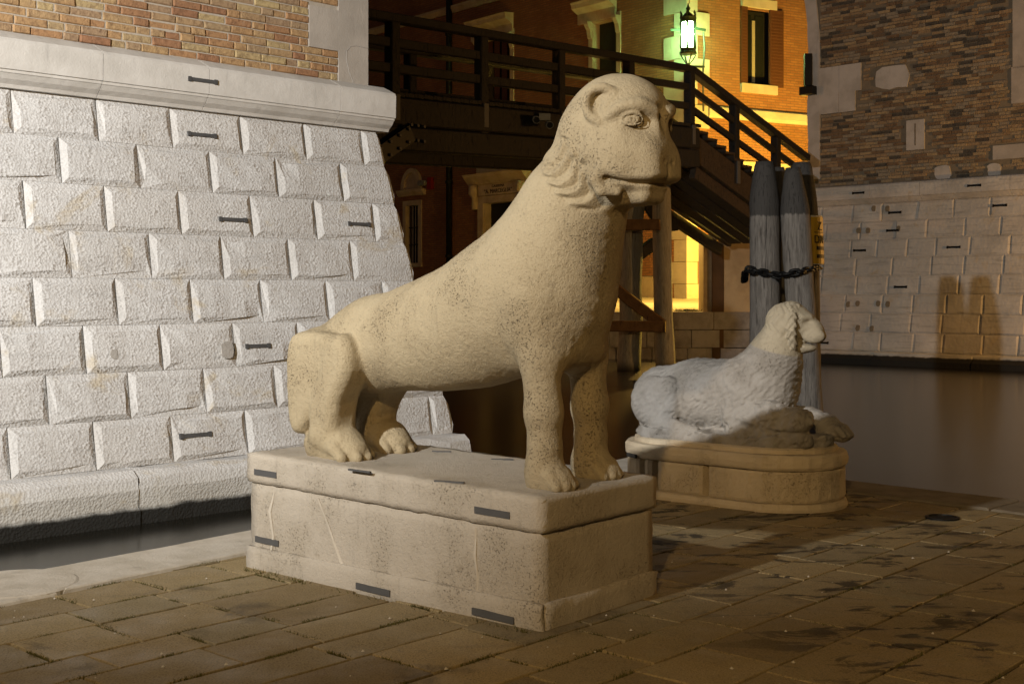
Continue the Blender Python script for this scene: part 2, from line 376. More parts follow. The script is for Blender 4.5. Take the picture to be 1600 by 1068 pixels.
def surface(sdf, lo, hi, h, blk=8):
    """mesh of the zero level of sdf: coarse look first, fine points only beside the surface, then surface nets"""
    lo = np.array(lo, F32); H = h * blk
    n = np.ceil((np.array(hi) - lo) / H).astype(int)
    ax = [lo[i] + H * (np.arange(n[i]) + 0.5) for i in range(3)]
    G = np.stack(np.meshgrid(*ax, indexing='ij'), -1).reshape(-1, 3).astype(F32)
    dc = sdf(G).reshape(n)
    act = np.argwhere(np.abs(dc) < H * 1.15)
    V = np.repeat(np.repeat(np.repeat(np.where(dc > 0, H, -H).astype(F32), blk, 0), blk, 1), blk, 2)
    o = np.stack(np.meshgrid(*[np.arange(blk)] * 3, indexing='ij'), -1).reshape(-1, 3)
    idx = (act[:, None, :] * blk + o[None]).reshape(-1, 3)
    for s in range(0, len(idx), 400000):
        ii = idx[s:s + 400000]
        V[ii[:, 0], ii[:, 1], ii[:, 2]] = sdf((lo + h * (ii + 0.5)).astype(F32))
    S = V < 0
    cnt = np.zeros(np.array(S.shape) - 1, np.int8)
    corners = [(a, b, c) for a in (0, 1) for b in (0, 1) for c in (0, 1)]
    nx, ny, nz = S.shape
    for a, b, c in corners:
        cnt += S[a:nx - 1 + a, b:ny - 1 + b, c:nz - 1 + c]
    cells = np.argwhere((cnt > 0) & (cnt < 8))
    cid = np.full(cnt.shape, -1, np.int32); cid[tuple(cells.T)] = np.arange(len(cells))
    val = np.stack([V[cells[:, 0] + a, cells[:, 1] + b, cells[:, 2] + c] for a, b, c in corners], 1)
    acc = np.zeros((len(cells), 3)); w = np.zeros(len(cells))
    for p in range(8):
        for q in range(p + 1, 8):
            A, B = corners[p], corners[q]
            if sum(abs(A[i] - B[i]) for i in range(3)) != 1: continue
            m = (val[:, p] < 0) != (val[:, q] < 0)
            t = val[m, p] / (val[m, p] - val[m, q])
            acc[m] += np.array(A) + t[:, None] * (np.array(B) - np.array(A)); w[m] += 1
    pts = lo + h * (cells + 0.5 + acc / w[:, None])
    quads = []
    for d in range(3):
        e = [0, 0, 0]; e[d] = 1
        A = S[:nx - e[0], :ny - e[1], :nz - e[2]]; B = S[e[0]:, e[1]:, e[2]:]
        ed = np.argwhere(A != B); fl = A[tuple(ed.T)]
        u, v = (d + 1) % 3, (d + 2) % 3
        ok = (ed[:, u] > 0) & (ed[:, v] > 0) & (ed[:, u] < S.shape[u] - 1) & (ed[:, v] < S.shape[v] - 1)
        ed = ed[ok]; fl = fl[ok]
        def at(du, dv):
            k = ed.copy(); k[:, u] -= du; k[:, v] -= dv
            return cid[tuple(k.T)]
        q = np.stack([at(1, 1), at(0, 1), at(0, 0), at(1, 0)], 1)
        q[~fl] = q[~fl][:, ::-1]
        quads.append(q)
    quads = np.concatenate(quads)
    quads = quads[(quads >= 0).all(1)]
    return pts, quads
def np_mesh(name, pts, quads, smooth=True):
    me = bpy.data.meshes.new(name)
    me.vertices.add(len(pts)); me.vertices.foreach_set('co', np.asarray(pts, F32).ravel())
    me.loops.add(len(quads) * 4); me.loops.foreach_set('vertex_index', np.asarray(quads, np.int32).ravel())
    me.polygons.add(len(quads)); me.polygons.foreach_set('loop_start', np.arange(0, len(quads) * 4, 4, dtype=np.int32))
    me.polygons.foreach_set('use_smooth', np.full(len(quads), smooth))
    me.update(calc_edges=True); me.validate()
    return me
def dist2(A, pts):
    """distance in the plane from points A (N,2) to a polyline"""
    d = None
    for p, q in zip(pts[:-1], pts[1:]):
        p = np.array(p, F32); q = np.array(q, F32); b = q - p
        t = np.clip((A - p) @ b / float(b @ b), 0, 1)
        e = np.sqrt(((A - p - t[:, None] * b) ** 2).sum(1))
        d = e if d is None else np.minimum(d, e)
    return d
def relief(A, d, pts, w, amp):
    """a low ridge (amp > 0) or furrow (amp < 0) along a line drawn on the surface"""
    return d - amp * np.exp(-(dist2(A, pts) / w) ** 2)
def wavy(pts, n=5):
    """smooth line through the points (Catmull-Rom)"""
    p = [np.array(x, float) for x in pts]; p = [2 * p[0] - p[1]] + p + [2 * p[-1] - p[-2]]
    out = []
    for i in range(1, len(p) - 2):
        for k in range(n):
            t = k / n
            out.append(.5 * (2 * p[i] + (p[i + 1] - p[i - 1]) * t + (2 * p[i - 1] - 5 * p[i] + 4 * p[i + 1] - p[i + 2]) * t * t + (3 * p[i] - p[i - 1] - 3 * p[i + 1] + p[i + 2]) * t ** 3))
    return out + [p[-2]]

def sdpoly(A, pts):
    pts = [np.array(p, F32) for p in pts]; n = len(pts)
    d = ((A - pts[0]) ** 2).sum(1); sg = np.ones(len(A), F32)
    for i in range(n):
        j = (i - 1) % n; e = pts[j] - pts[i]; w = A - pts[i]
        t = np.clip(w @ e / float(e @ e), 0, 1); b = w - t[:, None] * e
        d = np.minimum(d, (b ** 2).sum(1))
        c1 = A[:, 1] >= pts[i][1]; c2 = A[:, 1] < pts[j][1]; c3 = e[0] * w[:, 1] > e[1] * w[:, 0]
        sg = np.where((c1 & c2 & c3) | (~c1 & ~c2 & ~c3), -sg, sg)
    return sg * np.sqrt(d)
def extr(P, pts, yc, hy, r):
    """flat-sided form: an outline in the long plane given thickness, with rounded edges"""
    a = sdpoly(P[:, [0, 2]], pts) + r; b = np.abs(P[:, 1] - yc) - (hy - r)
    return np.minimum(np.maximum(a, b), 0) + np.sqrt(np.maximum(a, 0) ** 2 + np.maximum(b, 0) ** 2) - r

def loopw(pts, n=3):
    p = [np.array(x, float) for x in pts]; m = len(p); out = []
    for i in range(m):
        a, b, c, e = p[i - 1], p[i], p[(i + 1) % m], p[(i + 2) % m]
        for k in range(n):
            t = k / n; out.append(.5 * (2 * b + (c - a) * t + (2 * a - 5 * b + 4 * c - e) * t * t + (3 * b - a - 3 * c + e) * t ** 3))
    return out

def rbox(P, c, h, r):
    q = np.abs(P - np.array(c, F32)) - (np.array(h, F32) - r)
    return np.sqrt((np.maximum(q, 0) ** 2).sum(1)) + np.minimum(q.max(1), 0) - r
# ---------------------------------------------------------------- ashlar blocks
def block(name, fr, a0, a1, z0, z1, m, parent, back=.20, ch=.052, cd=.034, jit=.005, gap=.004, nu=4, nv=2, proud=0.0, lean0=0.0, lean1=0.0):
    """rusticated stone on the frame fr(a, z, out): sunk margins, uneven face. lean: how far the ends follow a battered corner per metre of height"""
    zr = z0 + .0008; zt = z1 - .0008
    def A(u, z):
        l = a0 + gap + lean0 * (z - z0); r = a1 - gap + lean1 * (z - z0)
        return l + (r - l) * u
    w = a1 - a0; V = []; F = []
    J = lambda s=1.0: random.uniform(-jit, jit) * s
    t0 = proud + random.uniform(-.004, .006)
    q = .035 if lean0 else 0.0          # a corner stone is rounded back at its upper and lower arris
    h_ = zt - zr
    ring = [(0, zr, q), (1, zr, 0), (1, zt, 0), (0, zt, q), (0, zt - .22 * h_, 0), (0, zr + .22 * h_, 0)]
    for (k, out) in ((0, -back), (1, -cd)):
        for u, z, s_ in ring:
            V.append(fr(A(u, z) + s_ + (J(.7) if k else 0), z + (J(.1) if k else 0), out + t0 * k))
    F += [(r, (r + 1) % 6, 6 + (r + 1) % 6, 6 + r) for r in range(6)]
    eros = random.uniform(.006, .02) if random.random() < .22 else 0
    g = len(V); cu = min(.45, ch / max(w, .01)); cz = min(.3, ch / (z1 - z0))
    for j in range(nv + 1):
        for i in range(nu + 1):
            u = cu + (1 - 2 * cu) * i / nu; v = cz + (1 - 2 * cz) * j / nv
            z = zr + (zt - zr) * v
            edge = i in (0, nu) or j in (0, nv)
            wear = (eros if j == 0 else 0) + (random.uniform(.008, .028) if i in (0, nu) and j in (0, nv) and nu > 2 and random.random() < .22 else 0)
            V.append(fr(A(u, z) + J(1.2), z + J(1.2) + wear * .5 * (1 if j == 0 else 0), t0 + J() - (.004 if edge else 0) - wear * (.6 + .8 * random.random())))
    id = lambda i, j: g + j * (nu + 1) + i
    for j in range(nv):
        for i in range(nu): F.append((id(i, j), id(i + 1, j), id(i + 1, j + 1), id(i, j + 1)))
    F.append((6, 7) + tuple(id(i, 0) for i in range(nu, -1, -1)))
    F.append((7, 8) + tuple(id(nu, j) for j in range(nv, -1, -1)))
    F.append((8, 9) + tuple(id(i, nv) for i in range(0, nu + 1)))
    F.append((9, 10, 11, 6) + tuple(id(0, j) for j in range(0, nv + 1)))
    return part(name, V, F, m, parent)
def fprism(fr, a0, a1, prof, m, name, parent, smooth=False):
    """moulding: the profile [(out, z)] run along the wall from a0 to a1"""
    n = len(prof)
    V = [fr(a0, z, o) for o, z in prof] + [fr(a1, z, o) for o, z in prof]
    F = [(i, (i + 1) % n, n + (i + 1) % n, n + i) for i in range(n)] + [tuple(range(n - 1, -1, -1)), tuple(range(n, 2 * n))]
    return part(name, V, F, m, parent, smooth)
def fbox(fr, a0, a1, z0, z1, o0, o1):
    return [fr(a0, z0, o0), fr(a1, z0, o0), fr(a1, z0, o1), fr(a0, z0, o1), fr(a0, z1, o0), fr(a1, z1, o0), fr(a1, z1, o1), fr(a0, z1, o1)]
def fpart(name, fr, a0, a1, z0, z1, o0, o1, m, parent):
    return part(name, fbox(fr, a0, a1, z0, z1, o0, o1), BOXF, m, parent)
def blob(name, fr, a, z, w, h, m, parent, out0=-.05, out1=.012, n=11, rag=.12, square=False):
    """a patch with a ragged outline, as thick as it stands proud"""
    ring = []
    for k in range(n):
        t = 2 * math.pi * k / n; c, s = math.cos(t), math.sin(t)
        q = 1 / max(abs(c), abs(s)) ** .75; r = q * (1 + random.uniform(-rag, rag * .4))
        ring.append((a + c * r * w / 2 * .95, z + s * r * h / 2 * .95))
    V = [fr(x, y, out0) for x, y in ring] + [fr(x, y, out1) for x, y in ring]
    F = [(i, (i + 1) % n, n + (i + 1) % n, n + i) for i in range(n)] + [tuple(range(n - 1, -1, -1)), tuple(range(n, 2 * n))]
    return part(name, V, F, m, parent)
def cramp(fr, a, z, w, parent, out=.007, h=.032, mat='iron', rot=0.0):
    """flat iron cramp with two thickened ends let into the stone"""
    b = MB(); d = rot * w / 2
    def q(a0, a1, h0, o): b.hexa([fr(x, z + y + rot * (x - a), k) for y in (-h0 / 2, h0 / 2) for x, k in ((a0, -.02), (a1, -.02), (a1, o), (a0, o))])
    q(a - w / 2, a + w / 2, h, out); q(a - w / 2 - .012, a - w / 2 + .018, h * 1.35, out + .004); q(a + w / 2 - .018, a + w / 2 + .012, h * 1.35, out + .004)
    return b.part('iron_cramp', M[mat], parent)
# ---------------------------------------------------------------- the white tower beside the standing lion
WATER = -.25
d1 = Vector((.71, .704, 0)).normalized(); n1 = Vector((d1.y, -d1.x, 0))
O1 = Vector((-.472, 12.796, 0)); BAT = .182
def f1(a, z, o=0.0):      # battered face: a to the left from the corner, z height, o outwards
    p = O1 - d1 * a - n1 * (BAT * (z - WATER)) + n1 * o
    return (p.x, p.y, z)
def a_on1(px, z, inset=None):
    """where the sight line through px meets the face at height z"""
    q = O1 - n1 * (BAT * (z - WATER) if inset is None else inset); t = (px - 800) / FPX
    return (q.x - t * q.y) / (d1.x - t * d1.y)
T1 = base_thing('stone_tower', (-2.5, 12.5, WATER), 'bright white battered stone tower base with yellow brick above its cornice', 'tower', 'canal gate towers')
rows = [3.27, 2.905, 2.52, 2.13, 1.735, 1.345, .955, .57, .18]
joints = [[22, 155, 270, 381, 480, 570], [-30, 97, 219, 333, 437, 537], [-90, 41, 168, 285, 397, 497, 588], [-20, 113, 238, 351, 456, 553],
          [-70, 57, 186, 303, 413, 515, 603], [4, 136, 256, 369, 470, 566], [-50, 78, 205, 324, 434, 535, 622], [17, 151, 273, 389, 492, 590, 676]]
core = MB()
core.hexa([f1(.10 + BAT * 0, WATER - 1.2, -.055), f1(9, WATER - 1.2, -.055), f1(9, WATER - 1.2, -6), f1(.10, WATER - 1.2, -6),
           f1(.10 + BAT * 3.52, 3.27, -.055), f1(9, 3.27, -.055), f1(9, 3.27, -5), f1(.10 + BAT * 3.52, 3.27, -5)])
core.part('wall_core', M['joint'], T1)
for k in range(8):
    z1, z0 = rows[k], rows[k + 1]; zm = (z0 + z1) / 2
    js = [a_on1(px, zm) for px in joints[k]]
    js = [js[0] + .8, ] + js if joints[k][0] > 0 else js
    edges = [js[0] + .82] + js
    c0 = BAT * (z0 - WATER)
    for i in range(len(edges) - 1): block('ashlar_block', f1, edges[i + 1], edges[i], z0, z1, M['ashlar'], T1)
    block('ashlar_block', f1, c0 - .03, edges[-1], z0, z1, M['ashlar'], T1, back=.55, lean0=BAT, nu=2)
# foot of the wall: longer rounded blocks standing forward
for (a0, a1) in ((8.6, a_on1(200, 0.)), (a_on1(200, 0.), a_on1(470, 0.)), (a_on1(470, 0), .06)):
    prof = [(-.3, WATER - .6), (.16, WATER - .6), (.16, -.13), (.145, -.12), (.15, .03), (.125, .12), (.06, .175), (-.02, .178), (-.3, .178)]
    n = 7; V = []; F = []
    lo, hi = min(a0, a1) + .006, max(a0, a1) - .006
    for i in range(n + 1):
        a = lo + (hi - lo) * i / n
        for o, z in prof:
            p = Vector(f1(a, WATER, o)); V.append((p.x + random.uniform(-.012, .012), p.y + random.uniform(-.012, .012), z + random.uniform(-.010, .010)))
    m_ = len(prof)
    for i in range(n):
        for j in range(m_): F.append((i * m_ + j, i * m_ + (j + 1) % m_, (i + 1) * m_ + (j + 1) % m_, (i + 1) * m_ + j))
    F += [tuple(range(m_ - 1, -1, -1)), tuple(range(n * m_, n * m_ + m_))]
    part('foot_block', V, F, M['ashlar'], T1)
# cornice in four lengths
ctop = BAT * 3.52
def f1c(a, z, o=0.0):      # upright plane over the top of the batter
    p = O1 - d1 * (a + ctop) - n1 * ctop + n1 * o
    return (p.x, p.y, z)
cpro = [(-.5, 3.272), (.015, 3.272), (.03, 3.30), (.075, 3.335), (.105, 3.375), (.115, 3.38), (.118, 3.40), (.135, 3.405), (.14, 3.63), (.125, 3.655), (.02, 3.705), (-.06, 3.74), (-.5, 3.745)]
cj = [-.13, a_on1(520, 3.5, ctop) - ctop, a_on1(315, 3.5, ctop) - ctop, a_on1(150, 3.5, ctop) - ctop, 7.5]
for i in range(4): fprism(f1c, cj[i] + (.003 if i else 0), cj[i + 1] - .003, cpro, M['cornice'], 'cornice_stone', T1)
# brick wall above, single bricks as far up as the picture shows
bin_ = .711
def f1b(a, z, o=0.0):
    p = O1 - d1 * (a + bin_) - n1 * bin_ + n1 * o
    return (p.x, p.y, z)
bk = MB(); bk.hexa(fbox(f1b, .02, 8, 3.70, 9, -.016, -.8)); bk.part('brick_backing', M['mortar'], T1)
qa = a_on1(529, 4.0, bin_) - bin_; qb = a_on1(483, 4.2, bin_) - bin_
zq0 = 1.6 + (460 - 78) / FPX * 12.45; zq1 = 1.6 + (460 - 14) / FPX * 12.45
rh = .0745; z = 3.742; row = 0; cnt = 0
while z < 4.86:
    a = (qb if z + rh > zq0 + .01 and z < zq1 - .01 else qa) + .006
    first = True; off = random.uniform(0, .28)
    while a < 5.35:
        L = random.choice((.285, .285, .27, .14, .15, .24, .29))
        if first: L = max(.09, L - off * .5)
        if not (a < .01):
            g = random.uniform(.006, .011); h0 = z + random.uniform(.003, .007); h1 = z + rh - random.uniform(.003, .007); o = random.uniform(-.012, .008)
            if random.random() < .05: o -= .008
            c = .008; V = []
            for (q, oo) in ((0, -.06), (0, o - .008), (c, o)):
                for (x, y) in ((a + q, h0 + q), (a + L - g - q, h0 + q), (a + L - g - q, h1 - q), (a + q, h1 - q)):
                    V.append(f1b(x + random.uniform(-.003, .003), y + random.uniform(-.002, .002), oo))
            F = [(0, 1, 5, 4), (1, 2, 6, 5), (2, 3, 7, 6), (3, 0, 4, 7), (4, 5, 9, 8), (5, 6, 10, 9), (6, 7, 11, 10), (7, 4, 8, 11), (8, 9, 10, 11)]
            part('brick', V, F, M['brick'], T1); cnt += 1
        a += L; first = False
    z += rh; row += 1
print('near bricks', cnt)
# the rest of the brick wall, out of sight above
def uvquad(name, P4, uv, m, parent):
    o = part(name, P4, [(0, 1, 2, 3)], m, parent); u = o.data.uv_layers.new(name='UVMap')
    for i, c in enumerate(uv): u.data[i].uv = c
    return o
uvquad('upper_brickwork', [f1b(8, 4.9, 0), f1b(.01, 4.9, 0), f1b(.01, 9, 0), f1b(8, 9, 0)], [(0, 0), (8, 0), (8, 4.1), (0, 4.1)], M['brickwall_near'], T1)
pl = MB(); pl.hexa(fbox(f1b, 0, qa, 3.71, 9, .006, -.9)); pl.hexa(fbox(f1b, qa + .001, qb, zq0, zq1, .005, -.1)); pl.part('plaster_quoin', M['plaster'], T1)
b = MB(); ring = [a_on1(x, zz, bin_) - bin_ for x, zz in ()]
pts = [(552, 131), (545, 115), (541, 98), (541, 84), (547, 76), (557, 73), (574, 74)]
q = [f1b(a_on1(x, 1.6 + (460 - y) / FPX * 12.7, bin_) - bin_, 1.6 + (460 - y) / FPX * 12.72, .0065) for x, y in pts]
b.tube(q, .004, 5); b.part('plaster_crack', M['joint'], T1)
for (x, y, w, lean) in ((317, 137, .27, 0), (316, 211, .27, 0), (364, 343, .27, 0), (561, 350, .25, 0), (403, 540, .24, 0), (306, 679, .28, 0)):
    if y < 150:
        a = a_on1(x, 3.52, ctop - .14) - ctop; cramp(f1c, a, 3.52, w, T1, out=.149)
    else:
        D = 12.0
        for _ in range(4):
            zz = 1.6 + (460 - y) / FPX * D; a = a_on1(x, zz); D = f1(a, zz)[1]
        cramp(f1, a, zz, w, T1, out=.010)
for (x, y, s_) in ((178, 553, .055), (355, 546, .10)):      # grey mortar dabs on the blocks
    D = 12.0
    for _ in range(4):
        zz = 1.6 + (460 - y) / FPX * D; a = a_on1(x, zz); D = f1(a, zz)[1]
    blob('mortar_dab', f1, a, zz, s_ * 1.3, s_ * 1.6, M['iron'] if 0 else M['joint'], T1, out1=.011)
# ---------------------------------------------------------------- the dim tower across the canal
e2 = Vector((.704, -.71, 0)).normalized(); n2 = Vector((e2.y, -e2.x, 0))
O2 = Vector((8.15, 34.39, 0)); B2 = .18
def f2(a, z, o=0.0):
    p = O2 + e2 * a - n2 * (B2 * (z - WATER)) + n2 * o
    return (p.x, p.y, z)
def a_on2(px, z, inset=None):
    q = O2 - n2 * (B2 * (z - WATER) if inset is None else inset); t = (px - 800) / FPX
    return (t * q.y - q.x) / (e2.x - t * e2.y)
def spot2(px, py, inset=None):
    D = 33.0
    for _ in range(5):
        z = 1.6 + (460 - py) / FPX * D; a = a_on2(px, z, inset); q = O2 + e2 * a - n2 * (B2 * (z - WATER) if inset is None else inset); D = q.y
    return a, z
T2 = base_thing('stone_tower', (11, 32, WATER), 'dim grey battered stone tower base with patched brown brick across the canal', 'tower', 'canal gate towers')
rows2 = [4.06, 3.57, 3.08, 2.59, 2.10, 1.60, 1.10, .60, .10]
c2 = MB(); c2.hexa([f2(-.5, WATER - 1.2, -.05), f2(16, WATER - 1.2, -.05), f2(16, WATER - 1.2, -6), f2(-.5, WATER - 1.2, -6), f2(-.5, 4.06, -.05), f2(16, 4.06, -.05), f2(16, 4.06, -5), f2(-.5, 4.06, -5)])
c2.part('wall_core', M['mortar_dark'], T2)
for k in range(8):
    z1, z0 = rows2[k], rows2[k + 1]; a = -.62; first = True; lim = a_on2(1800, z0)
    while a < lim:
        L = random.uniform(.78, 1.15) if not first else random.uniform(.4, .9)
        block('ashlar_block', f2, a, a + L, z0, z1, M['ashlar_far'], T2, ch=.045, cd=.028, jit=.008, nu=2, nv=1, proud=random.uniform(-.012, .012)); a += L; first = False
for i in range(4):
    a0 = -.65 + i * 2.7
    prof = [(-.3, WATER - .6), (.30, WATER - .6), (.27, -.1), (.14, -.02), (.12, .06), (.06, .098), (-.3, .098)]
    fp = lambda a, z, o: (lambda p: (p.x + random.uniform(-.03, .03), p.y + random.uniform(-.03, .03), z + random.uniform(-.02, .02)))(Vector(f2(a, WATER, o)))
    fprism(fp, a0 + .006, a0 + 2.694, prof, M['ashlar_far'], 'foot_block', T2)
ct2 = B2 * 4.31
def f2c(a, z, o=0.0):
    p = O2 + e2 * (a + ct2) - n2 * ct2 + n2 * o
    return (p.x, p.y, z)
cp2 = [(-.5, 4.062), (.02, 4.062), (.06, 4.10), (.13, 4.17), (.15, 4.19), (.18, 4.20), (.18, 4.52), (.16, 4.56), (.02, 4.60), (-.5, 4.62)]
ed = [-1.55, .75, 2.2, 4.6, 6.6, 12]
for i in range(5): fprism(f2c, ed[i] + .004, ed[i + 1] - .004, cp2, M['ashlar_far'], 'cornice_stone', T2)
bi2 = .95
def f2b(a, z, o=0.0):
    p = O2 + e2 * (a + bi2) - n2 * bi2 + n2 * o
    return (p.x, p.y, z)
def sp2b(px, py): a, z = spot2(px, py, bi2); return a - bi2, z
bb = MB(); bb.hexa(fbox(f2b, sp2b(1270, 120)[0], 15, 4.05, 14, -.03, -6.5)); bb.part('brick_backing', M['mortar_dark'], T2)
patches = []      # a0, a1, z0, z1 kept free of bricks
def patch(x0, y0, x1, y1, **kw):
    a0, z1 = sp2b(x0, y0); a1, z0 = sp2b(x1, y1); patches.append((a0, a1, z0, z1)); return a0, a1, z0, z1
PA = [patch(1278, 108, 1345, 141), patch(1276, 141, 1336, 173)]; PB = patch(1364, 105, 1422, 137); PC = patch(1416, 189, 1444, 233)
PD = [patch(1459, 259, 1487, 280), patch(1541, 256, 1564, 276)]
PE = [patch(1582, -60, 1606, 105), patch(1580, 105, 1606, 160), patch(1551, 228, 1606, 246)]
jambw = sp2b(1279, 120)[0]
rows_b = []; z = 4.625; rb = .088
while z < 10.6:
    a = jambw + random.uniform(0, .1)
    while a < 7.6:
        L = random.choice((.36, .36, .34, .18, .30, .37))
        am, zm = a + L / 2, z + rb / 2
        if not any(p[0] - .12 < am < p[1] + .12 and p[2] - .03 < zm < p[3] + .03 for p in patches): rows_b.append((a, L, z))
        a += L
    z += rb
def brick_far(V, F, a, L, z):
    o = random.uniform(-.02, .015); g = .012
    if random.random() < .10: o -= random.uniform(.02, .05)
    h0 = z + random.uniform(.004, .014); h1 = z + rb - random.uniform(.004, .014); n = len(V)
    for oo in (-.10, o):
        for (x, y) in ((a, h0), (a + L - g, h0), (a + L - g, h1), (a, h1)): V.append(f2b(x + random.uniform(-.008, .008), y + random.uniform(-.006, .006), oo))
    F += [tuple(n + i for i in q) for q in ((0, 1, 5, 4), (1, 2, 6, 5), (2, 3, 7, 6), (3, 0, 4, 7), (4, 5, 6, 7))]
rows_b.sort(key=lambda r: Vector(f2b(r[0], r[2], 0)).length if r[0] < 6.0 and r[2] < 9.6 else 99)
for r in rows_b[:296]:
    V = []; F = []; brick_far(V, F, *r); part('brick', V, F, M['brick_far'], T2)
V = []; F = []
for r in rows_b[296:]: brick_far(V, F, *r)
o = part('brickwork', V, F, None, T2); o['kind'] = 'stuff'
# five tones over the joined bricks, brick by brick
for k, c in enumerate([(.20, .135, .08), (.33, .235, .135), (.30, .25, .18), (.39, .29, .165), (.09, .08, .065)]):
    n = NT('worn_brick_tone'); p = n.pos(); col = n.mix(n.math('MULTIPLY', band(n, n.noise(p, 9, 5, .6), .4, .75), .6), c, tuple(x * .4 for x in c))
    o.data.materials.append(n.finish(col, .9, n.noise(p, 24, 5), .03, 1))
o.data.polygons.foreach_set('material_index', [x for _ in range(len(o.data.polygons) // 5) for x in [random.choice((0, 0, 1, 1, 2, 2, 3, 4))] * 5])
a0, a1, z0, z1 = PA[0]; am = a0 + (a1 - a0) * .5
fpart('patch_stone', f2b, a0, am - .004, z0, z1, -.1, .012, M['trim_far'], T2); fpart('patch_stone', f2b, am + .004, a1, z0, z1, -.1, .016, M['trim_far'], T2)
a0, a1, z0, z1 = PA[1]; am = a0 + (a1 - a0) * .58
fpart('patch_stone', f2b, a0, am - .004, z0, z1 - .004, -.1, .014, M['trim_far'], T2); fpart('patch_stone', f2b, am + .004, a1, z0, z1 - .004, -.1, .010, M['trim_far'], T2)
for pch, rg in ((PB, .10), (PD[0], .15), (PD[1], .2)):
    blob('patch_stone', f2b, (pch[0] + pch[1]) / 2, (pch[2] + pch[3]) / 2, pch[1] - pch[0], pch[3] - pch[2], M['trim_far'], T2, rag=rg, n=15)
sl = fpart('slit_stone', f2b, PC[0], PC[1], PC[2], PC[3], -.1, .014, M['trim_far'], T2); sub(sl, T2)
ac = (PC[0] + PC[1]) / 2; zc = (PC[2] + PC[3]) / 2
fpart('slit', f2b, ac - .02, ac + .02, zc - .28, zc + .3, -.02, .017, M['mortar_dark'], sl)
for p in PE: fpart('plaster_strip', f2b, p[0], p[1] + .4, p[2] + .004, p[3] - .004, -.1, .012, M['plaster'], T2)
# worn stone jamb at the tower's corner, bending back towards its top
jb = []
for y in range(-40, 300, 20):
    xl = 1262 - (max(0, 30 - y) * .15) + random.uniform(-1.5, 1.5); jb.append((sp2b(xl, y), sp2b(1281 if y > 60 else 1281 - (60 - y) * .10, y)))
V = []; F = []
for (l, r) in jb:
    for (x, zz) in (l, r):
        for o_ in (-.5, .02): V.append(f2b(x, zz, o_))
for i in range(len(jb) - 1):
    k = 4 * i; F += [(k + 1, k + 3, k + 7, k + 5), (k, k + 1, k + 5, k + 4), (k + 2, k + 6, k + 7, k + 3), (k, k + 4, k + 6, k + 2)]
F += [(0, 2, 3, 1), tuple(len(V) - 4 + i for i in (0, 1, 3, 2))]
part('stone_jamb', V, F, M['trim_far'], T2)
a, z = sp2b(1267, 120)
h = MB(); h.bar(f2b(a - .02, z + .62, .14), f2b(a - .02, z - .35, .14), .22, .2, up=(1, 0, 0)); h.bar(f2b(a - .22, z - .42, .14), f2b(a + .2, z - .42, .14), .26, .24); h.part('gate_hinge', M['black_iron'], T2)
for (x, y) in ((1341, 300), (1398, 332), (1395, 360), (1343, 391), (1490, 386), (1407, 448), (1522, 291), (1562, 321), (1285, 535)):
    if y < 312:
        a, z = spot2(x, y, ct2 - .18); cramp(f2c, a - ct2, 4.36, .34, T2, out=.2, h=.05, mat='black_iron')
    else:
        a, z = spot2(x, y); cramp(f2, a, z, .34, T2, out=.03, h=.05, mat='black_iron')
for (x, y) in ((1365, 326), (1386, 326), (1341, 360), (1356, 360), (1404, 357), (1325, 475), (1340, 474), (1372, 474), (1387, 475), (1340, 512), (1362, 513)):
    a, z = spot2(x, y); blob('plugged_hole', f2, a, z, .13, .17, M['mortar_dark'], T2, out0=-.03, out1=.024, n=9)
# ---------------------------------------------------------------- water, bed, quay with its slabs
wt = mesh('canal_water', [(-80, -40, 0), (80, -40, 0), (80, 120, 0), (-80, 120, 0)], [(0, 1, 2, 3)])
tag(link('canal_water', wt, m=M['water'], loc=(0, 0, WATER)), kind='structure')
L0 = Vector((-1.8, 8.41, 0)); dl = Vector((.61, .79, 0)).normalized(); nl = Vector((dl.y, -dl.x, 0))      # water edge beside the tower; nl points onto the quay
K = Vector((1.25, 12.35, 0)); dr = Vector((.70, -.715, 0)).normalized(); nr = Vector((-.715, -.70, 0)).normalized()
K = L0 + dl * 5.02
QL = L0 - dl * 13; QR = K + dr * 16
quay = base_thing('quay', (0, 6, 0), None, None); quay['kind'] = 'structure'
b = MB()
ft = [QL, K, QR, QR + Vector((0, -22, 0)), QL + Vector((0, -12, 0))]
ft = [p + (nl if i in (0, 1, 4) else Vector()) * 0 for i, p in enumerate(ft)]
nq = len(ft)
V = [(p.x, p.y, -1.4) for p in ft] + [(p.x, p.y, -.018) for p in ft]
b.add(V, [tuple(range(nq, 2 * nq)), tuple(range(nq - 1, -1, -1))] + [(i, (i + 1) % nq, nq + (i + 1) % nq, nq + i) for i in range(nq)])
b.part('quay_bed', M['soil'], quay)
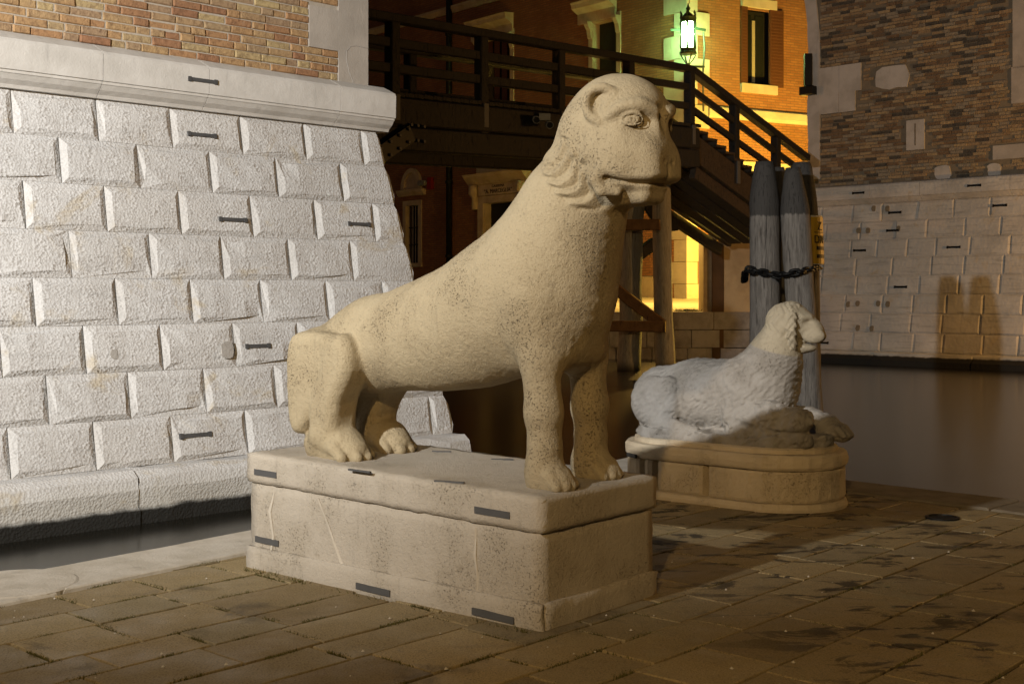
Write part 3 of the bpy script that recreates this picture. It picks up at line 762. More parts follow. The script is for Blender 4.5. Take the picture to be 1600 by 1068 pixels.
def slab(name, pts, m, top=0.0, thick=.10, parent=quay, ch=.004, wob=.008):
    """paving stone: worn rounded rim round a slightly uneven top"""
    c = sum(pts, Vector()) / len(pts); out = []; V = []; F = []
    ring = []
    for i, p in enumerate(pts):
        q = pts[(i + 1) % len(pts)]; k = max(2, int((q - p).length / .16))
        for j in range(k):
            e = p.lerp(q, j / k); ring.append(e + (e - c).normalized() * random.uniform(-wob, wob * .4))
    n = len(ring); tl = Vector((random.uniform(-.003, .003), random.uniform(-.003, .003), 0)); t0 = top + random.uniform(-.0015, .0015)
    for s_, z in ((0, -thick), (0, -ch * 1.2), (ch * .4, -ch * .35), (ch * 1.3, 0)):
        for e in ring:
            g = e - (e - c).normalized() * s_
            V.append((g.x, g.y, t0 + z + ((g - c).dot(tl) if z > -.05 else 0) + (random.uniform(-.0015, .0015) if z == 0 else 0)))
    for r in range(3):
        for i in range(n): F.append((r * n + i, r * n + (i + 1) % n, (r + 1) * n + (i + 1) % n, (r + 1) * n + i))
    F.append(tuple(3 * n + i for i in range(n)))
    return part(name, V, F, m, parent)
# kerb stones along both edges
def kerb(P0, d, n, t0, t1, w, lens, mm='kerb'):
    t = t0; k = 0
    while t < t1 - .05:
        L = min(lens[k % len(lens)] * random.uniform(.94, 1.06), t1 - t); g = .006
        a, b_ = P0 + d * (t + g), P0 + d * (t + L - g); ww = w + random.uniform(-.02, .02)
        slab('kerb_stone', [a, b_, b_ + n * ww, a + n * ww][::1 if (d.cross(n)).z > 0 else -1], M[mm], .012, .25, ch=.02, wob=.006); t += L; k += 1
KW = .56
kerb(L0, dl, nl, -1.72, 5.02, KW, [2.05, 1.75, 1.9])
kerb(K, dr, nr, KW + .012, 11, KW, [1.5, 1.8, 1.3], 'kerb_dark')
kerb(L0, dl, nl, -9, -1.75, KW, [1.7])
# slabs in running courses
pv = Vector((.67, .742, 0)).normalized(); qv = Vector((-pv.y, pv.x, 0))
def inside(p, m_=0.0):
    return (p - L0).dot(nl) > KW + m_ and (p - K).dot(nr) > KW + m_
C0 = Vector((.137, 5.943, 0)); av = R(50.0); pvv = Vector((math.cos(av), math.sin(av), 0)); pff = Vector((pvv.y, -pvv.x, 0))
def under_plinth(p):
    q = p - C0; return -1.85 < q.dot(pff) < -.36 and .30 < q.dot(pvv) < .68
def clip_poly(pts, P, n, off):
    out = []
    for i, p in enumerate(pts):
        q = pts[(i + 1) % len(pts)]; dp = (p - P).dot(n) - off; dq = (q - P).dot(n) - off
        if dp >= 0: out.append(p)
        if dp * dq < 0: out.append(p.lerp(q, dp / (dp - dq)))
    return out
SL = []; s_ = -9.5
while s_ < 9.0:
    w = random.choice((.30, .34, .38, .42, .33)); t = -7 + random.uniform(0, .5)
    while t < 14:
        L = random.choice((.44, .50, .58, .66, .48, .74)); g = .006
        pts = [pv * (t + g) + qv * (s_ + g), pv * (t + L - g) + qv * (s_ + g), pv * (t + L - g) + qv * (s_ + w - g), pv * (t + g) + qv * (s_ + w - g)]
        pts = [p + Vector((random.uniform(-.006, .006), random.uniform(-.006, .006), 0)) for p in pts]
        pts = clip_poly(clip_poly(pts, L0, nl, KW + .014), K, nr, KW + .014)
        if len(pts) >= 3:
            c = sum(pts, Vector()) / len(pts); ar = abs(sum((pts[i] - pts[0]).cross(pts[i + 1] - pts[0]).z for i in range(1, len(pts) - 1))) / 2
            if ar > .004 and not under_plinth(c): SL.append((c, pts))
        t += L
    s_ += w
def seen(c): return c.y > 4.6 and abs(c.x) < .44 * c.y + .3
near_ = sorted([x for x in SL if seen(x[0])], key=lambda x: x[0].length)
for c, pts in near_[:290]: slab('paving_slab', pts, M['paving'])
print('slabs', len(near_))
V = []; F = []
for c, pts in near_[290:] + [x for x in SL if not seen(x[0])]:
    n = len(V); k = len(pts); V += [(p.x, p.y, -.03) for p in pts] + [(p.x, p.y, 0) for p in pts]
    F += [tuple(n + k + i for i in range(k))] + [(n + i, n + (i + 1) % k, n + k + (i + 1) % k, n + k + i) for i in range(k)]
o = part('outer_paving', V, F, M['paving'], quay); o['kind'] = 'stuff'
# moss and small grass in the joints near the water
V = []; F = []
rs = random.Random(5)
for c, pts in near_[:230]:
    if c.x > 1.2 and c.y < 8: dens = .35
    elif c.x < .6: dens = 1.0
    else: dens = .3
    for i in range(len(pts)):
        p, q = pts[i], pts[(i + 1) % len(pts)]
        if rs.random() > .62 * dens: continue
        a0 = rs.random() * .5; a1 = a0 + rs.uniform(.2, .5)
        for k in range(int((q - p).length * 190 * dens)):
            e = p.lerp(q, rs.uniform(a0, min(1, a1))) + Vector((rs.gauss(0, .011), rs.gauss(0, .011), 0))
            h = rs.uniform(.004, .012); a = rs.uniform(0, 6.3); wd = rs.uniform(.003, .007); x, y = math.cos(a) * wd, math.sin(a) * wd; n = len(V)
            V += [(e.x - x, e.y - y, -.014), (e.x + x, e.y + y, -.014), (e.x + rs.uniform(-.012, .012), e.y + rs.uniform(-.012, .012), h * .7)]; F.append((n, n + 1, n + 2))
for k in range(200):      # tufts at the foot of the big plinth
    e = C0 + pff * (-rs.random() ** 2 * 2.1 - .02) - pvv * rs.uniform(.05, .09) if k > 90 else C0 - pff * rs.uniform(1.6, 2.15) - pvv * rs.uniform(.05, .10)
    h = rs.uniform(.008, .03); a = rs.uniform(0, 6.3); x, y = math.cos(a) * .004, math.sin(a) * .004; n = len(V)
    V += [(e.x - x, e.y - y, -.01), (e.x + x, e.y + y, -.01), (e.x + rs.uniform(-.03, .03), e.y + rs.uniform(-.03, .03), h)]; F.append((n, n + 1, n + 2))
o = link('moss', mesh('moss', V, F), m=M['moss']); o['kind'] = 'stuff'
# iron drain cover let into the paving
D0 = ground_at(1472, 809)
dc = base_thing('drain_cover', tuple(D0), 'small round iron drain cover set in the dark paving', 'drain cover')
b = MB(); b.lathe((D0.x, D0.y, .004), [(.12, -.02), (.12, .008), (.10, .009), (.098, .002)], 20); b.part('rim', M['black_iron'], dc)
for k in range(5):
    y = -.07 + k * .035; w = math.sqrt(max(.0004, .096 ** 2 - y * y)); b = MB(); b.box(D0.x - w, D0.x + w, D0.y + y - .009, D0.y + y + .007, .002, .009); b.part('grate_bar', M['black_iron'], dc)
# small pale stone ring at the water's edge
P = ground_at(18, 915)
b = MB(); b.lathe((P.x, P.y, .0), [(.36, -.04), (.36, .012), (.34, .020), (.20, .024)], 28)
tag(b.part('worn_edge_stone', M['kerb']), 'worn round edged stone at the water beside the white kerb', 'stone')

# crumbs of stone and paper blown over the slabs
V = []; F = []
for k in range(70):
    p = ground_at(rs.uniform(-50, 1650), 800 + 260 * rs.random() ** .7)
    if not inside(p, .05) or under_plinth(p) or p.y > 11: continue
    r = rs.uniform(.004, .013); n = len(V)
    V += [(p.x + r * math.cos(a) * rs.uniform(.6, 1), p.y + r * math.sin(a) * rs.uniform(.6, 1), .004) for a in (0, 1.26, 2.5, 3.8, 5.0)] + [(p.x, p.y, .004 + r * .8)]
    F += [(n + i, n + (i + 1) % 5, n + 5) for i in range(5)]
o = link('stone_crumbs', mesh('stone_crumbs', V, F), m=M['kerb']); o['kind'] = 'stuff'
# ---------------------------------------------------------------- the standing lion (x forward, y to its left, z height above the quay)
def rimline(pts):
    w = wavy([tuple(p) + (r,) for p, r in pts], 3)
    return [(tuple(q[:3]), float(q[3])) for q in w]
def lion_sdf(P):
    P = P.astype(F32)
    # trunk, rising from the rump to the chest
    d = chain(P, [((-1.99, 0, 1.235), .195), ((-1.62, 0, 1.31), .225), ((-1.2, 0, 1.37), .255), ((-.83, 0, 1.45), .292), ((-.52, 0, 1.58), .325), ((-.37, 0, 1.68), .31)], .25, 1.05)
    d = smin(d, chain(P, [((-.31, 0, 1.47), .25), ((-.325, 0, 1.68), .295), ((-.215, 0, 1.98), .245), ((-.04, 0, 2.28), .215)], .2, 1.0), .16)
    # head with the rounded mass of hair behind the cheeks
    d = smin(d, ell(P, (.085, 0, 2.415), (.275, .225, .285)), .09)
    d = smin(d, ell(P, (.18, 0, 2.52), (.17, .185, .135)), .07)
    d = smin(d, rcone(P, (0.01, 0, 2.40), (-.045, 0, 2.24), .215, .19), .05)
    for s in (-1, 1):
        d = near(P, d, (.16, s * .15, 2.25), .5, lambda Q, D: smin(D, ell(Q, (.17, s * .12, 2.25), (.16, .12, .15)), .08))
    LEG = {-1: (-.20, -.215, -.035), 1: (-.245, .232, -.07)}
    for s in (-1, 1):
        x, y, tip = LEG[s]
        d = smin(d, chain(P, [((x - .07 + (.03 if s > 0 else 0), y + (.02 if s > 0 else 0), 1.55), .15), ((x - .02, y, 1.28), .100), ((x, y, 1.0), .088), ((x + .008, y, .84), .076), ((x + .01, y, .72), .086)], .06), .075)
        def paw(Q, D):
            e = smin(rcone(Q, (x, y, .73), (tip - .06, y, .665), .088, .058, .85, y), rcone(Q, (x, y, .66), (tip - .10, y, .655), .092, .085), .05)
            for t in (-.068, -.023, .023, .068):
                X = tip - abs(t) * .45
                e = smin(e, chain(Q, [((X - .13, y + t * .7, .735), .026), ((X - .05, y + t * .95, .70), .030), ((X, y + t * 1.05, .652), .026)], .02), .014)
            return smin(D, e, .04)
        d = near(P, d, ((x + tip) / 2, y, .68), .36, paw)
    d = smin(d, rbox(P, (-.30, 0, 1.60), (.195, .205, .36), .085), .09)
    # shoulder blades stand a little proud of the chest
    for s in (-1, 1):
        d = near(P, d, (-.40, s * .27, 1.62), .55, lambda Q, D: smin(D, rcone(Q, (-.30, s * .215, 1.42), (-.46, s * .17, 1.74), .105, .14), .06))
    # hind legs: folded thigh, shin, long flat foot
    HY = {-1: -.25, 1: .165}
    for s in (-1, 1):
        y = HY[s]; o = np.array(((-.055, 0, -.04) if s > 0 else (.012, 0, 0)), F32); oz = np.array((o[0], 0, 0), F32)
        def thigh(Q, D):
            t = extr(Q, loopw([(-2.03, 1.24), (-1.99, 1.36), (-1.83, 1.385), (-1.66, 1.37), (-1.53, 1.335), (-1.505, 1.20), (-1.58, 1.06), (-1.76, 1.0), (-1.82, .90), (-1.90, .80), (-1.99, .795), (-2.035, .90), (-2.04, 1.05)]), y, .125, .055)
            sl = .09 if s > 0 else 0.0
            u = extr(Q, loopw([(-1.69, 1.30), (-1.60, 1.378), (-1.515, 1.33), (-1.50, 1.17), (-1.60 - sl * .5, .98), (-1.655 - sl, .78), (-1.83 - sl, .76), (-1.83 - sl * .6, .98), (-1.74, 1.14)]), y + s * .02, .118, .068)
            t = smin(t, u, .022) + vnoise(Q, .12) * .010
            t = smin(t, rcone(Q, (-1.89, y * .7, 1.24), (-1.92, y * .5, 1.24), .17, .165), .06)
            return smin(D, t, .022)
        d = near(P, d, (-1.78 + o[0], y, 1.08), .75, lambda Q, D: thigh(Q - o, D))
        def foot(Q, D):
            Q = Q - oz
            e = chain(Q, [((-1.87, y, .74), .072), ((-1.76, y, .775), .085), ((-1.64, y, .745), .078), ((-1.56, y, .715), .062)], .06, .75)
            e = smin(e, rcone(Q, (-1.85, y, .69), (-1.58, y, .675), .08, .088), .04)
            for t in (-.098, -.034, .034, .098):
                X = -1.475 - abs(t) * .8
                e = smin(e, chain(Q, [((X - .19, y + t * .75, .745), .038), ((X - .07, y + t, .73), .039), ((X, y + t * 1.1, .675), .034)], .02), .012)
            return smin(D, e, .04)
        d = near(P, d, (-1.70, y, .72), .48, foot)
    d = smax(d, .640 - .0188 * P[:, 0] - P[:, 2] - .03, .01)
    # muzzle, chin, brows
    def muzzle(Q, D):
        e = rbox(Q, (.215, 0, 2.245), (.187, .152, .114), .082)
        e = smin(e, rbox(Q, (.225, 0, 2.375), (.150, .092, .12), .06), .06)
        for s in (-1, 1):
            e = smin(e, rbox(Q, (.285, s * .070, 2.225), (.118, .074, .080), .06), .03)
        e = smin(e, rbox(Q, (.19, 0, 2.105), (.145, .100, .060), .045), .03)
        e = smin(e, rcone(Q, (.235, 0, 2.095), (.245, 0, 2.066), .05, .022), .03)
        return smin(D, e, .06)
    d = near(P, d, (.2, 0, 2.25), .55, muzzle)
    def face(Q, D):
        for s in (-1, 1):
            # brow ridge, eye socket, eyeball with lids
            c = np.array((.298, s * .157, 2.444))
            D = smax(D, -ell(Q, (.36, s * .135, 2.435), (.070, .06, .042), -s * .6), .06)
            D = smin(D, chain(Q, rimline([((.19, s * .215, 2.462), .012), ((.25, s * .195, 2.500), .020), ((.32, s * .135, 2.515), .026), ((.355, s * .06, 2.490), .026)]), .02), .035)
            n = np.array((.60, s * .80, 0)); u = np.array((-n[1], n[0], 0)) * s; up = np.array((0, 0, 1.0))
            b = c - n * .027
            e = ell(Q, b, (.044, .041, .030), s * (math.pi / 2 - .93) * -1 + 0)
            rel = Q - b.astype(F32); rho = np.sqrt((rel @ u.astype(F32)) ** 2 + rel[:, 2] ** 2)
            e = e + .007 * np.exp(-((rho - .0165) / .004) ** 2) + .022 * np.exp(-(rho / .0075) ** 2)
            D = smin(D, e, .004)
            def lid(h, r):
                return [(tuple(b + u * .050 * math.cos(a) + up * h * math.sin(a) + n * (.018 + .016 * math.sin(a))), r * (.55 + .45 * math.sin(a))) for a in np.linspace(.05, 3.09, 11)]
            D = smin(D, chain(Q, lid(.031, .0095), .006), .008)
            D = smin(D, chain(Q, lid(-.029, .006), .006), .012)
            # nostril
            D = smax(D, -ell(Q, (.412, s * .034, 2.240), (.012, .008, .006)), .02)
        # mouth line: from the middle of the lips round both cheeks, ending in a fold
        for s in (-1, 1):
            D = smax(D, -chain(Q, [((.25, s * .19, 2.146), .010), ((.18, s * .210, 2.168), .024)], .01), .016)
        A2 = Q[:, [0, 2]]
        D = relief(A2, D, wavy([(.52, 2.166), (.43, 2.150), (.36, 2.140), (.28, 2.142), (.20, 2.160)]), .0085, -.014)
        D = relief(A2, D, wavy([(.52, 2.195), (.43, 2.178), (.36, 2.168), (.28, 2.170), (.21, 2.195)]), .014, .006)
        D = relief(A2, D, wavy([(.52, 2.134), (.43, 2.122), (.36, 2.114), (.28, 2.116)]), .013, .003)
        D = smax(D, -rcone(Q, (.405, 0, 2.225), (.405, 0, 2.16), .007, .008), .016)
        D = smax(D, -chain(Q, [((.36, .0, 2.49), .02), ((.385, 0, 2.42), .014)], .02), .04)
        for s in (-1, 1):
            D = smin(D, chain(Q, [((.25, s * .190, 2.205), .018), ((.165, s * .222, 2.215), .022), ((.125, s * .228, 2.16), .024), ((.15, s * .212, 2.105), .022), ((.215, s * .165, 2.095), .016)], .015), .022)
            # ear: a rim in the form of a C with a hollow
            y = s * .215
            ec = np.array((.135, 0, 2.53)); es = .84
            E = lambda x, dy, z, r: (tuple(ec + (np.array((x, 0, z)) - (.115, 0, 2.51)) * es + (0, y + dy * s, 0)), r * .88)
            D = smin(D, chain(Q, rimline([E(.125, 0, 2.405, .024), E(.07, .018, 2.445, .023), E(.055, .024, 2.52, .023), E(.09, .012, 2.585, .024), E(.15, -.018, 2.598, .025), E(.195, -.045, 2.555, .020), E(.165, -.018, 2.495, .013), E(.15, -.006, 2.45, .015)]), .015), .02)
            D = smax(D, -ell(Q, (.133, y + s * .036, 2.53), (.028, .055, .048)), .014)
        return D
    d = near(P, d, (.15, 0, 2.33), .62, face)
    # mane: low flame-like locks behind the cheek, a shallow edge at the nape
    A = P[:, [0, 2]]; m = np.nonzero((A[:, 0] > -.45) & (A[:, 0] < .30) & (A[:, 1] > 1.9) & (A[:, 1] < 2.6) & (np.abs(P[:, 1]) > .05))[0]
    A = A[m]; D = d[m]
    edge = np.array(((-.36, 2.42), (-.27, 2.315), (-.17, 2.20), (-.06, 2.10), (.06, 2.02), (.2, 1.99)), F32)
    e = dist2(A, edge); side = np.interp(A[:, 0], edge[:, 0], edge[:, 1]); sg = np.where(A[:, 1] > side, 1, -1) * e
    fade = 1 / (1 + np.exp((A[:, 0] - .10) / .018))
    D = D - .012 * fade / (1 + np.exp(-sg / .006)) * np.exp(-np.maximum(sg, 0) / .10)
    LOCKS = [[(-.28, 2.34), (-.22, 2.275), (-.15, 2.265), (-.10, 2.30), (-.07, 2.345)], [(-.185, 2.215), (-.125, 2.20), (-.07, 2.235), (-.045, 2.285)],
             [(-.13, 2.16), (-.07, 2.145), (-.015, 2.18), (.0, 2.235)], [(-.075, 2.105), (-.01, 2.10), (.035, 2.135), (.04, 2.19)],
             [(-.01, 2.05), (.045, 2.05), (.085, 2.09), (.08, 2.145)], [(-.09, 2.40), (-.04, 2.38), (-.01, 2.33), (.01, 2.29)], [(-.02, 2.30), (.03, 2.26), (.07, 2.27)]]
    for L in LOCKS:
        W = wavy(L)
        R = relief(A, 0 * D, W, .015, .0135)
        R = relief(A, R, [q + np.array((.024, -.027)) for q in W], .010, -.010)
        R = relief(A, R, [q + np.array((-.004, .006)) for q in W], .005, -.004)
        D = D + R * fade / (1 + np.exp(-(A[:, 0] + .20) / .02))
    d[m] = D
    # weathering
    d = d + vnoise(P, .21) * .010 + vnoise(P + 3.1, .06) * .003 + vnoise(P + 7.7, .022) * .0025 * (P[:, 2] < 1.95)
    return d

# ---------------------------------------------------------------- the lying lion on the round-ended plinth
def lying_lion_sdf(P):
    P = P.astype(F32)
    d = chain(P, [((-.64, 0, .745), .265), ((-.3, 0, .785), .262), ((.05, 0, .80), .262), ((.27, 0, .88), .240)], .15, 1.0)
    d = smin(d, chain(P, [((.27, 0, .78), .235), ((.30, 0, .95), .225), ((.37, 0, 1.10), .185), ((.42, 0, 1.28), .145)], .12), .10)
    d = smin(d, chain(P, [((.22, -.17, .82), .16), ((.12, -.18, .98), .10)], .1), .09)
    d = smin(d, chain(P, [((.22, .17, .82), .16), ((.12, .18, .98), .10)], .1), .09)
    # rough bed of stone the animal was cut with
    bed = np.maximum(np.sqrt(np.maximum(np.abs(P[:, 0] - .0) - .42, 0) ** 2 + P[:, 1] ** 2) - .40, np.abs(P[:, 2] - .49) - .045)
    d = smin(d, bed + vnoise(P, .07) * .04, .06)
    for s in (-1, 1):
        y = s * .235
        t = ell(P, (-.56, y * 1.08, .735), (.235, .10, .215)); t = smin(t, rcone(P, (-.41, y + s * .02, .86), (-.39, y + s * .03, .70), .085, .075), .05)
        d = smin(d, t, .012)
        d = near(P, d, (-.4, s * .3, .6), .5, lambda Q, D: smin(D, chain(Q, [((-.40, s * .31, .70), .05), ((-.50, s * .31, .58), .055), ((-.34, s * .33, .56), .06), ((-.14, s * .34, .525), .05)], .03), .02))
        d = near(P, d, (-.36, s * .29, .74), .3, lambda Q, D: smax(D, -chain(Q, [((-.295, s * .30, .90), .012), ((-.29, s * .31, .74), .016), ((-.33, s * .32, .64), .012)], .01), .03))
    # near foreleg, broken off to a rough stump
    st = chain(P, [((.18, -.22, .66), .13), ((.45, -.25, .665), .115), ((.70, -.25, .655), .10)], .06)
    st = smin(st, chain(P, [((.2, -.27, .54), .09), ((.72, -.24, .53), .075)], .05), .03)
    st = st + vnoise(P, .06) * .035 + vnoise(P + 2, .025) * .015
    d = smin(d, st, .04)
    # far foreleg with its paw
    fl = chain(P, [((.3, .2, .65), .10), ((.55, .21, .635), .085), ((.72, .21, .60), .075)], .06)
    def paw(Q, D):
        e = rcone(Q, (.70, .21, .585), (.84, .21, .535), .08, .062, .85, .21)
        for t in (-.06, -.02, .02, .06):
            x = .90 - abs(t) * .5
            e = smin(e, chain(Q, [((x - .14, .21 + t * .8, .60), .03), ((x - .05, .21 + t, .575), .032), ((x, .21 + t * 1.1, .53), .028)], .015), .012)
        return smin(D, e, .03)
    d = smin(d, fl, .05)
    d = near(P, d, (.78, .21, .56), .32, paw)
    # head, turned a little to its left
    ca, sa = math.cos(math.radians(24)), math.sin(math.radians(24))
    Q = P - np.array((.46, 0, 0), F32)
    H = np.stack([Q[:, 0] * ca + Q[:, 1] * sa, -Q[:, 0] * sa + Q[:, 1] * ca, Q[:, 2]], 1)
    def head(H, D):
        e = smin(ell(H, (-.005, 0, 1.365), (.150, .150, .170)), ell(H, (.06, 0, 1.44), (.10, .115, .09)), .05)
        e = smin(e, rcone(H, (.05, 0, 1.385), (.185, 0, 1.335), .118, .088), .03)
        e = smin(e, rcone(H, (.06, 0, 1.465), (.16, 0, 1.410), .078, .055), .04)
        e = smin(e, ell(H, (.215, 0, 1.305), (.078, .080, .078)), .03)
        e = smin(e, ell(H, (.150, 0, 1.195), (.085, .066, .040)), .025)
        e = smin(e, rcone(H, (-.03, 0, 1.235), (.12, 0, 1.20), .09, .05), .03)
        e = relief(H[:, [0, 2]], e, [(.35, 1.224), (.13, 1.228)], .008, -.016)
        for s in (-1, 1):
            e = smax(e, -ell(H, (.190, s * .098, 1.400), (.042, .034, .024)), .022)
            e = smin(e, rcone(H, (.13, s * .095, 1.425), (.185, s * .055, 1.428), .020, .020), .03)
            e = smin(e, ell(H, (.215, s * .055, 1.285), (.085, .045, .06)), .02)
            # front roll of the mane, from the ear down to the throat
            e = smin(e, chain(H, rimline([((.05, s * .05, 1.515), .022), ((.06, s * .115, 1.47), .022), ((.065, s * .140, 1.39), .024), ((.06, s * .142, 1.30), .026), ((.065, s * .115, 1.215), .026), ((.07, s * .05, 1.185), .024)]), .015) + .007 * np.sin(H[:, 2] * 95 + 2.5 * np.sin(H[:, 0] * 70)), .022)
            e = smax(e, -sph(H, (.075, s * .135, 1.475), .014), .012)
        e = smin(e, rcone(H, (.03, -.05, 1.525), (.10, -.06, 1.515), .022, .018), .012)
        cap = 1 / (1 + np.exp((H[:, 0] - .055) / .008)); an = np.arctan2(H[:, 1], H[:, 0] + .01)
        e = e + cap * .0045 * np.sin(an * 15 + 2.2 * np.sin(H[:, 2] * 42) + vnoise(H, .05) * 5)
        e = relief(H[:, [0, 2]], e, [(.35, 1.206), (.16, 1.21)], .006, -.007)
        return e
    hm = np.nonzero(((P - np.array((.55, .05, 1.33), F32)) ** 2).sum(1) < .5 ** 2)[0]
    if len(hm):
        e = head(H[hm], None)
        seam = np.maximum(e, -(P[hm][:, 2] - 1.165 + .15 * (P[hm][:, 0] - .5)))
        d[hm] = smin(d[hm], e, .012)
    for (cx, cz, rr) in ((.20, .97, .12), (-.10, .86, .10)):
        rho = np.sqrt((P[:, 0] - cx) ** 2 + (P[:, 2] - cz) ** 2); w = np.exp(-np.maximum(rho - rr * .8, 0) ** 2 / .0012) * (np.abs(P[:, 1]) > .1)
        d = d - .0055 * np.cos(rho / rr * 7.5 + vnoise(P, .05) * 2) * w
    # shaggy coat: short combed furrows
    q = P.copy(); q[:, 0] = q[:, 0] * .8 + q[:, 2] * .6; q[:, 2] = (q[:, 2] * .8 - P[:, 0] * .6) * 2.6
    d = d + vnoise(q, .036) * .012 * (P[:, 2] < 1.15) + vnoise(P, .18) * .014 + vnoise(P + 5, .03) * .003
    return smax(d, .455 - P[:, 2], .005)
# ---------------------------------------------------------------- plinth of the standing lion
def fP(x, y, z): p = C0 + pff * x + pvv * y; return (p.x, p.y, z)
PL = base_thing('lion_plinth', fP(-1.1, .49, 0), 'big oblong pale stone plinth with iron cramps under the standing lion', 'plinth')
def ragged_box(name, x0, x1, y0, y1, z0, z1, m, parent, nx=14, ny=7, nz=4, rnd=.02, jit=.006, zfun=None, taper=0.0):
    """worn stone box: rounded edges, uneven faces"""
    bm = bmesh.new(); V = {}
    def pt(i, j, k):
        if (i, j, k) not in V:
            u, v, w = i / nx, j / ny, k / nz
            p = Vector((x0 + (x1 - x0) * u, y0 + (y1 - y0) * v, z0 + (z1 - z0) * w))
            inner = Vector((min(max(p.x, x0 + rnd), x1 - rnd), min(max(p.y, y0 + rnd), y1 - rnd), min(max(p.z, z0 + rnd), z1 - rnd)))
            d = p - inner
            if d.length > rnd * .99: p = inner + d.normalized() * rnd
            p += Vector((random.uniform(-jit, jit), random.uniform(-jit, jit), random.uniform(-jit, jit)))
            if zfun: p.z += zfun(p.x, w)
            if taper: p.y += (1 - w) * taper * (1 if v > .5 else -1) * 0
            V[(i, j, k)] = bm.verts.new(fP(*p))
        return V[(i, j, k)]
    def face(f):
        try: bm.faces.new(f)
        except ValueError: pass
    for i in range(nx):
        for j in range(ny):
            face([pt(i, j, nz), pt(i + 1, j, nz), pt(i + 1, j + 1, nz), pt(i, j + 1, nz)]); face([pt(i, j + 1, 0), pt(i + 1, j + 1, 0), pt(i + 1, j, 0), pt(i, j, 0)])
        for k in range(nz):
            face([pt(i, 0, k), pt(i + 1, 0, k), pt(i + 1, 0, k + 1), pt(i, 0, k + 1)]); face([pt(i, ny, k + 1), pt(i + 1, ny, k + 1), pt(i + 1, ny, k), pt(i, ny, k)])
    for j in range(ny):
        for k in range(nz):
            face([pt(nx, j, k), pt(nx, j + 1, k), pt(nx, j + 1, k + 1), pt(nx, j, k + 1)]); face([pt(0, j, k + 1), pt(0, j + 1, k + 1), pt(0, j + 1, k), pt(0, j, k)])
    bmesh.ops.recalc_face_normals(bm, faces=bm.faces)
    me = bpy.data.meshes.new(name); bm.to_mesh(me); bm.free()
    c = np.array(PBASE[parent.name])
    me.transform(Matrix.Translation(Vector(tuple(-c))))
    me.polygons.foreach_set('use_smooth', [True] * len(me.polygons))
    return link(name, me, parent, m)
rise = lambda x, w: -.018 * x
ragged_box('base_block', -2.20, -.010, .010, .978, -.06, .472, M['plinth'], PL, 30, 14, 8, .012, .003, lambda x, w: -.015 * x * w)
ragged_box('cap_slab', -2.225, .008, -.004, .992, .457, .632, M['plinth'], PL, 40, 18, 6, .014, .003, rise)
for (x0, x1, y0, y1) in ((-2.215, .012, -.016, .022), (-.022, .018, .02, .985)):      # low skirting on the two sides in view
    ragged_box('skirting', x0, x1, y0, y1, -.05, .125, M['plinth'], PL, 24 if x1 - x0 > 1 else 3, 3 if x1 - x0 > 1 else 14, 4, .014, .005)
# vertical light seams and the cramps
def pl_front(x, z, o=0.0): return fP(x, .009 - o, z)
for (xs, zs) in (((-1.60, -1.52, -1.46, -1.36), (.46, .33, .22, .05)), ((-.42, -.43, -.41, -.42), (.44, .3, .2, .06)), ((-1.98, -2.02, -1.99, -2.03), (.47, .34, .2, .03))):
    b = MB(); b.tube([pl_front(x, z, -.004) for x, z in zip(xs, zs)], [.009, .012, .010, .012], 6, rough=.4); b.part('mortar_seam', M['kerb'], PL)
def cr(x, z, w, o=.0, rot=-.015):
    b = MB(); b.hexa([fP(a, y, zz + rot * (a - x)) for zz in (z - .017, z + .017) for a, y in ((x - w / 2, .03), (x + w / 2, .03), (x + w / 2, -.001 - o), (x - w / 2, -.001 - o))]); b.part('iron_cramp', M['iron'], PL)
def on_front(px, py, y=.0):
    t = (px - 800) / FPX; q = C0 + pvv * y; s_ = (t * q.y - q.x) / (pff.x - t * pff.y); D = q.y + pff.y * s_; return s_, 1.6 + (460 - py) / FPX * D
for (px, py, w, o) in ((416, 739, .20, .014), (416, 845, .21, 0), (770, 800, .23, .014)):
    x, z = on_front(px, py); cr(x, z, w, o * .55 + (.0 if o else -.003))
for (px, py, w) in ((583, 922, .26), (770, 964, .27)):
    x, z = on_front(px, py, -.02); cr(x, max(z, .03), w, .024)
for (px, py, dx, dy) in ((562, 735, .17, 0), (702, 749, .16, .05), (690, 706, .10, .06), (785, 716, .10, .08)):
    z = .655; p = ground_at(px, py, z); q = p - C0; x, y = q.dot(pff), q.dot(pvv); zz = .632 - .018 * x
    b = MB(); b.bar(fP(x - dx / 2, y - dy / 2, zz + .001), fP(x + dx / 2, y + dy / 2, zz + .001), .014, .010); b.part('iron_cramp', M['iron'], PL)
# ---------------------------------------------------------------- the two lions
pts, qd = surface(lion_sdf, (-2.35, -.62, .58), (.62, .62, 2.85), .0066)
lo = link('lion_statue', np_mesh('lion_statue', pts - np.array((-1.0, 0, .62)), qd), m=M['lion'], loc=fP(-1.0, .49, .62))
lo.rotation_euler = (0, 0, av - math.pi / 2)
tag(lo, 'tall cream marble lion with raised forequarters standing on the oblong plinth', 'statue', 'lion statues')
c2v = Vector((1.75, 9.9, 0))
pts, qd = surface(lying_lion_sdf, (-1.0, -.52, .38), (1.0, .52, 1.62), .0076)
l2 = link('lion_statue', np_mesh('lion_statue', pts - np.array((0, 0, .1)), qd), m=M['lion2'], loc=(c2v.x, c2v.y, .1))
l2.rotation_euler = (0, 0, av - math.pi / 2)
tag(l2, 'grey white shaggy lion lying down on the low round ended plinth', 'statue', 'lion statues')
